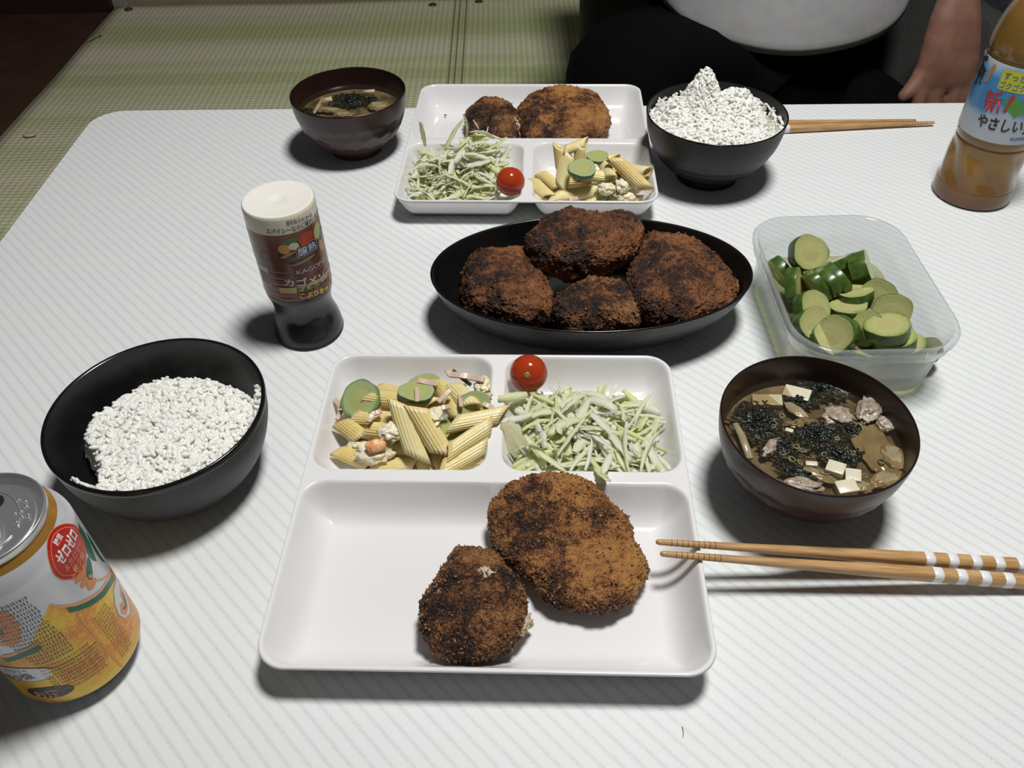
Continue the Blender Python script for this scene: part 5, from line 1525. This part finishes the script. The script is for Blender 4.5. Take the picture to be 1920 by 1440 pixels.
# big green brush strokes
RC.poly('green_stroke', [z6(*p) for p in ((438, 362), (470, 410), (500, 470), (525, 530), (543, 578), (520, 570), (490, 530), (462, 470), (445, 415))], m_cangrn)
RC.poly('green_stroke', [z6(*p) for p in ((497, 545), (510, 580), (520, 640), (516, 680), (500, 682), (485, 665), (480, 620), (487, 575))], m_cangrn)
RC.poly('green_stroke', [z6(*p) for p in ((480, 405), (520, 470), (560, 540), (592, 585), (572, 575), (540, 530), (505, 470))], m_cangrn)
# wheat ears
for k, (x, y, r) in enumerate(((425, 575, .9), (405, 607, .2), (455, 608, .9), (425, 640, .1), (470, 635, .7), (448, 665, -.1), (478, 690, -.2), (505, 690, .5), (520, 705, -.2))):
    RC.ell('wheat_grain', z6(x, y), .0038, .0021, m_canor, .00018, r, 16)
for k, (x, y, r) in enumerate(((8, 885, .9), (45, 912, .8), (75, 950, .8), (20, 930, .2), (40, 965, .1), (85, 990, .8), (45, 1000, .1), (80, 1028, .5), (40, 1040, .1))):
    RC.ell('wheat_grain', z6(x, y), .0040, .0024, m_canor, .00018, r, 16)
RC.poly('wheat_awn', [z6(*p) for p in ((535, 680), (575, 672), (612, 640), (600, 665), (570, 685), (535, 690))], m_edge)
RC.poly('green_corner', [z6(*p) for p in ((0, 960), (18, 970), (24, 1000), (8, 1018), (0, 1020))], m_cangrn)
# badges low on the can
RC.ell('black_badge', z6(280, 1315), .0118, .0058, m_bl, .0002, .0)
RC.text('badge_text', 'お酒', z6(212, 1338), z6(352, 1330), .0086, m_edge, .0003, .02)
RC.ell('white_badge', z6(130, 1215), .0148, .0068, m_canw, .0002, -.05)
RC.ell('white_badge_line', z6(130, 1215), .0154, .0074, m_bl, .00016, -.05)
RC.text('badge_text', 'カロリー', z6(35, 1192), z6(160, 1200), .0040, m_grey, .0003, .0)
RC.text('badge_text', '最少級', z6(60, 1236), z6(200, 1228), .0062, m_grey, .0003, .02)
RC.poly('white_drop', [z6(*p) for p in ((645, 660), (668, 680), (700, 760), (725, 830), (728, 872), (700, 896), (668, 880), (645, 820), (637, 740))], m_canw, .00018)
RC.poly('orange_drop', [z6(*p) for p in ((668, 700), (700, 770), (718, 840), (708, 880), (680, 872), (672, 820), (690, 800), (672, 760))], m_canor, .00024)
RC.poly('green_drop', [z6(*p) for p in ((680, 740), (705, 790), (712, 830), (700, 850), (688, 842), (702, 822), (690, 780))], m_cangrn, .0003)
# seam line and rows of tiny print (illegible in the photograph)
RC.poly('seam_line', [z6(*p) for p in ((425, 880), (436, 868), (690, 1165), (678, 1175))], m_canor, .00016)
m_tiny = pmat('tiny_grey_print', (.16, .15, .17), .4)
rng = random.Random(3)
def tiny(u0, u1, v, n_, h=.0012, mat=None, BM=None):
    u = u0
    while u < u1:
        w = rng.uniform(.0006, .0013)
        for (a, b, c, d) in ((0, w, 0, .22), (0, w, .42, .58), (0, w, .82, 1), (rng.random() * w * .6, 0, 0, 1)):
            if b == 0: x0, x1 = u + a, u + a + .00022
            else: x0, x1 = u, u + w * rng.uniform(.6, 1)
            BM.faces.new([BM.verts.new((x, y, 0)) for x, y in ((x0, v + h * c), (x1, v + h * c), (x1, v + h * d), (x0, v + h * d))])
        u += w + .0004
bm = bmesh.new()
for k in range(17):
    v_ = .1015 - k * .0031
    tiny(radians(-92 + k * .8) * CR, radians(-52 + k * .35) * CR, v_, 0, .0019, None, bm)
o = from_bm('tiny_print', wrap_bm(bm, CR, .0002), m_tiny, cbod, smooth=False); o['kind'] = 'stuff'
bm = bmesh.new()
for k in range(9):
    v_ = .0480 - k * .0030
    tiny(radians(-78) * CR, radians(-36) * CR, v_, 0, .0016, None, bm)
for k in range(15):
    v_ = .0580 - k * .0028
    tiny(radians(-22) * CR, radians(-6) * CR, v_, 0, .0014, None, bm)
m_tiny2 = pmat('tiny_brown_print', (.32, .17, .06), .4)
o = from_bm('tiny_print', wrap_bm(bm, CR, .0002), m_tiny2, cbod, smooth=False); o['kind'] = 'stuff'
bx = RC.uv(z6(450, 1170)); RC.rect('nutrition_box', bx.x - .0125, bx.x + .0125, bx.y - .0085, bx.y + .0085, m_tiny2, .00018); RC.rect('nutrition_box_field', bx.x - .0122, bx.x + .0122, bx.y - .0082, bx.y + .0082, m_cano, .00022)
bm = bmesh.new()
for k in range(5): tiny(bx.x - .0112, bx.x + .0110, bx.y + .0052 - k * .0030, 0, .0018, None, bm)
o = from_bm('tiny_print', wrap_bm(bm, CR, .00028), m_tiny2, cbod, smooth=False); o['kind'] = 'stuff'

# ------------------------------------------------------------------ tea bottle
TT = (.447, .690); TR = .033
t = empty('tea_bottle', (*TT, 0), 'tall clear bottle of barley tea with blue label, at the right edge', 'bottle')
def facet(a, z, r):
    if .017 < z < .058:
        k = sin((z - .017) / .041 * pi); w = (a * 6 / (2 * pi) + (z - .017) / .041 * .75) % 1
        return 1 - .10 * min(1, k * 1.6) * (1 - abs(2 * w - 1))
    return 1
prof = dense([(.0300, 0), (.0335, .0008), (.0354, .0040), (.0352, .0150), (.0346, .0165), (.0350, .0180), (.0345, .0300), (.0335, .0450), (.0325, .0570), (.0318, .0600), (.0326, .0630), (.0330, .0660)], 5)
prof += [(TR, z) for z in (.08, .10, .12, .1345)] + dense([(.0330, .1350), (.0326, .1370), (.0332, .1395), (.0330, .1500), (.0290, .1700), (.0200, .1880), (.0140, .1960), (.0135, .2080), (.0128, .2090)], 5)
V, F = lathe(prof, 144, rf=facet)
V2, F2 = lathe([(.0300, 0), (.0240, .0010), (.0160, .0050), (.0001, .0060)], 144)
mesh('bottle_wall', *merge([(V, F), (V2, F2)]), m_pet, t)
V, F = lathe([(max(r - .0008, .0001), max(z, .0010)) for r, z in prof if z < .1965] + [(.0001, .1962)], 144, rf=facet, cap0=True)
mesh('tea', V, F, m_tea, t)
m_tcap = pmat('white_cap', (.8, .8, .78), .4)
V, F = lathe([(.0150, .2060), (.0150, .2200), (.0142, .2210), (.0001, .2210)], 64, rf=lambda a, z, r: 1 + .01 * cos(50 * a)); mesh('cap', V, F, m_tcap, t)
RT = Round(t, *TT, TR)
m_lab = pmat('blue_label_print', (.10, .30, .55), .3, spec=.5); n = N(m_lab); v = n.coords(); sep = n.add('ShaderNodeSeparateXYZ'); n.link(v, sep.inputs[0])
hz = n.math('DIVIDE', n.math('SUBTRACT', sep.outputs[2], .068), .067)
f_ = n.math('ADD', hz, n.math('MULTIPLY', n.math('SUBTRACT', n.noise(v, 45, 3), .5), .45))
n.col(n.ramp(f_, [(.10, (.50, .53, .58)), (.34, (.42, .50, .60)), (.46, (.07, .24, .50)), (.80, (.05, .25, .52)), (.93, (.30, .50, .72)), (1.0, (.55, .60, .66))]))
V, F = lathe([(TR + .0002, .0680), (TR + .0003, .0690), (TR + .0003, .1330), (TR + .0002, .1345)], 144); tlab = mesh('label', V, F, m_lab, t); RT.root = tlab
zt4 = lambda x, y: (1600 + x / 3.428, y / 3.428)
m_tred = pmat('red_brush_print', (.45, .025, .03), .35); m_tdark = pmat('dark_brown_brush_print', (.035, .012, .014), .35); m_tyel = pmat('yellow_box_print', (.60, .58, .03), .35)
m_tgrn = pmat('green_heart_print', (.07, .30, .03), .35); m_tblue = pmat('blue_print', (.02, .12, .36), .35)
yb = RT.uv(zt4(1030, 530)); RT.rect('yellow_box', yb.x - .0105, yb.x + .0300, yb.y - .0082, yb.y + .0090, m_tyel, .0005, .002)
L5 = .0006
RT.text_uv('label_text', 'すっきり', (yb.x - .0085, yb.y + .0015), .0230, .0068, m_tblue, L5, .01)
RT.text_uv('label_text', 'ゴクゴク', (yb.x - .0095, yb.y - .0065), .0200, .0068, m_tblue, L5, .01)
RT.text('label_text', '新', zt4(835, 700), zt4(947, 716), .0200, m_tred, L5, .012)
RT.text('label_text', '!', zt4(958, 716), zt4(985, 720), .0215, m_tred, L5, .03, ital=.2)
h0 = RT.uv(zt4(1062, 690)); pts = []
for i in range(40):
    a = 2 * pi * i / 40; x = 16 * sin(a) ** 3; y = 13 * cos(a) - 5 * cos(2 * a) - 2 * cos(3 * a) - cos(4 * a); pts.append((h0.x + x * .00072, h0.y + y * .00066))
from_bm('green_heart', wrap_bm(flat_poly(pts), TR, .0005), m_tgrn, tlab, smooth=False)
a0 = RT.uv(zt4(790, 790))
RT.text('label_text', 'やさしい', zt4(792, 796), zt4(1075, 846), .0125, m_tdark, L5, .03)
e0 = RT.uv(zt4(1075, 855)); RT.text_uv('label_text', '麦茶', (e0.x + .001, e0.y), .022, .0135, m_tdark, L5, .03)
e0 = RT.uv(zt4(1003, 903)); RT.text_uv('label_text', 'suntory', (e0.x, e0.y), .0200, .0056, m_tblue, L5, .01)
# 茶 running over the left side, wheat ear
RT.text('label_text', '茶', zt4(783, 530), zt4(845, 540), .0290, m_tdark, L5, .03)
for k in range(7):
    for s_ in (-1, 1):
        c = RT.uv(zt4(858 + k * 9, 515 - k * 15)); RT.ell('wheat_grain', (c.x + s_ * .0008, c.y), .0015, .0008, m_canor, L5, 1.0 + s_ * .5, 12, px=False)
    
# ------------------------------------------------------------------ person across the table
m_skin = noisy('skin', (.22, .105, .075), (.30, .15, .105), 40, .5, bump=.15, bscale=300, sss=.1, sss_scale=.01)
m_shirt = noisy('grey_t_shirt', (.36, .355, .36), (.40, .395, .395), 60, .85, bump=.1, bscale=1500)
m_trous = noisy('black_trousers', (.0009, .0009, .0014), (.0015, .0015, .0022), 30, .9, spec=.1)
m_hair = pmat('black_hair', (.01, .008, .007), .5)
def skin_mesh(joints, edges, root, sub=2):
    me = bpy.data.meshes.new('sk'); me.from_pydata([j[:3] for j in joints], edges, [])
    o = bpy.data.objects.new('sk', me); COL.objects.link(o)
    o.modifiers.new('skin', 'SKIN'); 
    for i, j in enumerate(joints):
        r = j[3]; me.skin_vertices[0].data[i].radius = (r, j[4] if len(j) > 4 else r)
    me.skin_vertices[0].data[root].use_root = True
    s = o.modifiers.new('s', 'SUBSURF'); s.levels = sub; s.render_levels = sub
    bpy.context.view_layer.update()
    m2 = bpy.data.meshes.new_from_object(o.evaluated_get(bpy.context.evaluated_depsgraph_get()))
    V = [v.co[:] for v in m2.vertices]; F = [tuple(p.vertices) for p in m2.polygons]
    bpy.data.objects.remove(o); bpy.data.meshes.remove(me); bpy.data.meshes.remove(m2)
    return V, F
PX, PY = .385, 1.30
per = empty('person', (PX, PY, FL), 'seated person in grey T-shirt and black trousers across the table', 'person')
L = lambda x, y, z: (x - PX, y - PY, z - FL)
J = []
def j(x, y, z, r, r2=None): J.append((*L(x, y, z), r, r2 or r)); return len(J) - 1
E_ = []
pel = j(.385, 1.34, -.22, .13, .11); wa = j(.385, 1.32, -.08, .135, .11); ch = j(.385, 1.34, .10, .15, .11); up_ = j(.385, 1.36, .22, .13, .09); nk = j(.385, 1.36, .30, .055); hd = j(.385, 1.345, .38, .075); ht = j(.385, 1.335, .46, .085); hc = j(.385, 1.335, .52, .06)
E_ += [(pel, wa), (wa, ch), (ch, up_), (up_, nk), (nk, hd), (hd, ht), (ht, hc)]
# left arm, hanging with the hand resting beside the chair
ls = j(.555, 1.36, .20, .052); le = j(.665, 1.33, .10, .042); lw0 = j(.625, 1.19, .055, .034); lw = j(.612, 1.135, .012, .029, .022)
E_ += [(up_, ls), (ls, le), (le, lw0), (lw0, lw)]
# right arm bent up
rs = j(.215, 1.36, .20, .052); re = j(.12, 1.30, .12, .042); rw = j(.20, 1.16, .25, .030); rk = j(.235, 1.13, .32, .033, .018)
E_ += [(up_, rs), (rs, re), (re, rw), (rw, rk)]
# legs, crossed under the table edge
lh = j(.47, 1.30, -.24, .085); lkn = j(.66, 1.12, -.20, .062); lan = j(.42, 1.08, -.31, .036); lft = j(.30, 1.06, -.33, .03)
rh = j(.30, 1.30, -.24, .085); rkn = j(.16, 1.12, -.12, .062); ran = j(.22, 1.05, -.30, .036); rft = j(.33, 1.02, -.335, .03)
E_ += [(pel, lh), (lh, lkn), (lkn, lan), (lan, lft), (pel, rh), (rh, rkn), (rkn, ran), (ran, rft)]
BV, BF = skin_mesh(J, E_, pel)
parts = [(BV, BF)]
# fingers of the resting left hand
def finger(pts, rs_):
    jj = [(*L(*p), r) for p, r in zip(pts, rs_)]
    return skin_mesh(jj, [(i, i + 1) for i in range(len(jj) - 1)], 0, 2)
HX, HY = .612, 1.118
def pring(z, cx, cy, rx, ry, n_=28):
    return [L(cx + rx * np.sign(cos(a)) * abs(cos(a)) ** .8, cy + ry * sin(a), z) for a in [2 * pi * i / n_ for i in range(n_)]]
parts.append(loft([pring(.045, .612, 1.150, .026, .020), pring(.020, .611, 1.138, .028, .020), pring(.000, .610, 1.128, .034, .019), pring(-.025, .611, 1.120, .039, .019), pring(-.052, .613, 1.113, .043, .018), pring(-.076, .615, 1.108, .043, .016), pring(-.088, .616, 1.107, .037, .013)], cap0=True, cap1=True))
for (x, dx, ln) in ((.586, -.005, .92), (.606, -.001, 1.05), (.627, .002, 1.0), (.645, .006, .8)):
    parts.append(finger([(x, 1.110, -.062), (x + dx * .5, 1.104, -.084), (x + dx, 1.094, -.084 - .030 * ln), (x + dx, 1.102, -.084 - .052 * ln), (x + dx, 1.114, -.084 - .066 * ln)], [.0115, .0118, .0102, .0092, .0078]))
parts.append(finger([(.592, 1.122, -.035), (.584, 1.114, -.062), (.576, 1.106, -.080), (.564, 1.100, -.093), (.552, 1.096, -.103)], [.014, .0145, .0125, .0112, .0088]))
# face: nose, ears, lips on the head
parts.append(finger([(.385, 1.262, .475), (.385, 1.252, .452), (.385, 1.243, .437)], [.007, .009, .010]))
for sx in (-1, 1): parts.append(finger([(.385 + sx * .083, 1.335, .47), (.385 + sx * .090, 1.343, .45), (.385 + sx * .084, 1.338, .425)], [.012, .013, .009]))
# right hand fingers
for q in range(4): parts.append(finger([(.225 + q * .012, 1.125, .33), (.235 + q * .012, 1.11, .365), (.245 + q * .011, 1.125, .385)], [.0095, .009, .0075]))
parts.append(finger([(.215, 1.13, .30), (.222, 1.095, .32), (.24, 1.085, .34)], [.012, .011, .009]))
bo = mesh('body', *merge(parts), m_skin, per)
md = bo.modifiers.new('one_skin', 'REMESH'); md.mode = 'VOXEL'; md.voxel_size = .0040; md.use_smooth_shade = True
md = bo.modifiers.new('soften', 'SMOOTH'); md.factor = .5; md.iterations = 4
for sx in (-1, 1):
    o = mesh('eye', *lathe([(.0001, .006), (.009, .003), (.012, 0)], 16), pmat('eye_white', (.6, .6, .58), .2), per, loc=L(.385 + sx * .032, 1.258, .468)); o.rotation_euler = (radians(90), 0, 0)
V, F = ico(4); V = [tuple(v) for v in V.tolist() if True]
HV = []
for v_ in V: 
    s_ = 1 + .03 * noise.noise(Vector(v_) * 5); HV.append((v_[0] * .094 * s_, v_[1] * .098 * s_ + .012, max(v_[2], -.25 - .5 * (v_[1] > 0)) * .095 * s_))
mesh('hair', HV, F.tolist(), m_hair, per, loc=L(.385, 1.345, .495))

# T-shirt: belly hem hangs low over the lap
S = []
def ring(cx, cy, z, rx, ry, tilt=0, n_=72, wob=0):
    out = []
    for i in range(n_):
        a = 2 * pi * i / n_; x = cx + rx * cos(a); y = cy + ry * sin(a)
        front = max(0, -sin(a))
        out.append(L(x + wob * sin(6 * a + z * 60), y + wob * cos(5 * a + z * 40), z - tilt * front))
    return out
S = [ring(.412, 1.290, .010, .185, .158, .052, wob=.0015), ring(.412, 1.290, .006, .190, .163, .0535, wob=.0015), ring(.412, 1.290, .0165, .1915, .165, .053, wob=.0015), ring(.412, 1.290, .022, .190, .163, .052, wob=.0015), ring(.410, 1.295, .050, .186, .160, .045, wob=.0045),
     ring(.400, 1.32, .12, .178, .140, .02, wob=.003), ring(.39, 1.34, .19, .180, .115, wob=.003), ring(.385, 1.355, .245, .165, .085), ring(.385, 1.36, .275, .09, .065), ring(.385, 1.36, .285, .066, .062)]
V, F = loft(S)
sl1 = tube_path([L(.50, 1.36, .215), L(.58, 1.355, .205), L(.655, 1.335, .125)], [.072, .068, .062], 24, cap=False)
sl2 = tube_path([L(.27, 1.36, .215), L(.19, 1.355, .205), L(.135, 1.32, .15)], [.072, .068, .062], 24, cap=False)
mesh('t_shirt', *merge([(V, F), sl1, sl2]), m_shirt, per)
# trousers
J = []; E_ = []
a = j(.395, 1.33, -.24, .16, .13); b = j(.40, 1.27, -.08, .165, .15)
l1 = j(.50, 1.22, -.19, .11); l2 = j(.645, 1.115, -.215, .092); l3 = j(.44, 1.05, -.29, .055)
r1 = j(.27, 1.22, -.13, .115); r2 = j(.150, 1.125, -.045, .108); r3 = j(.20, 1.06, -.26, .062)
g1 = j(.36, 1.12, -.16, .11)
E_ = [(a, b), (a, l1), (l1, l2), (l2, l3), (a, r1), (r1, r2), (r2, r3), (a, g1)]
V, F = skin_mesh(J, E_, a); 
mesh('trousers', V, F, m_trous, per)

# legless floor chair behind and beside the person
m_chair = noisy('dark_grey_chair_cloth', (.026, .026, .024), (.042, .042, .038), 200, .9, bump=.3, bscale=900)
m_navyc = noisy('navy_cushion_cloth', (.010, .012, .020), (.016, .018, .028), 200, .9)
fc = empty('floor_chair', (.42, 1.45, FL), 'dark grey padded legless floor chair the person sits on', 'chair')
def pad(name, c, s, rot, mat, parent, bev=.03):
    bm = bmesh.new(); box_bm(bm, -s[0] / 2, s[0] / 2, -s[1] / 2, s[1] / 2, -s[2] / 2, s[2] / 2)
    bmesh.ops.bevel(bm, geom=bm.edges[:], offset=bev, segments=6, affect='EDGES', profile=.6)
    o = from_bm(name, bm, mat, parent); o.location = Vector(c) - (parent.location if parent else Vector()); o.rotation_euler = rot; return o
pad('seat_cushion', (.42, 1.30, FL + .05), (.56, .60, .10), (0, 0, 0), m_chair, fc)
pad('backrest', (.42, 1.56, FL + .30), (.56, .10, .58), (-.25, 0, 0), m_chair, fc)
pad('side_arm', (.655, 1.30, FL + .17), (.11, .56, .34), (0, .42, .12), m_chair, fc)
nc = pad('floor_cushion', (.86, 1.33, FL + .12), (.34, .5, .22), (0, .1, .1), m_navyc, None, .06)
tag(nc, 'dark navy cushion on the floor beside the person, behind the hand', 'cushion')
# grey sleeve or blanket visible right of the wrist
bl = ragged('folded_blanket', (.80, 1.30, .0), .09, .10, .13, 41, noisy('speckled_grey_cloth', (.03, .035, .05), (.09, .10, .12), 500, .9), None, .12)
tag(bl, 'speckled grey-blue folded cloth behind the tea bottle, right of the hand', 'cloth')
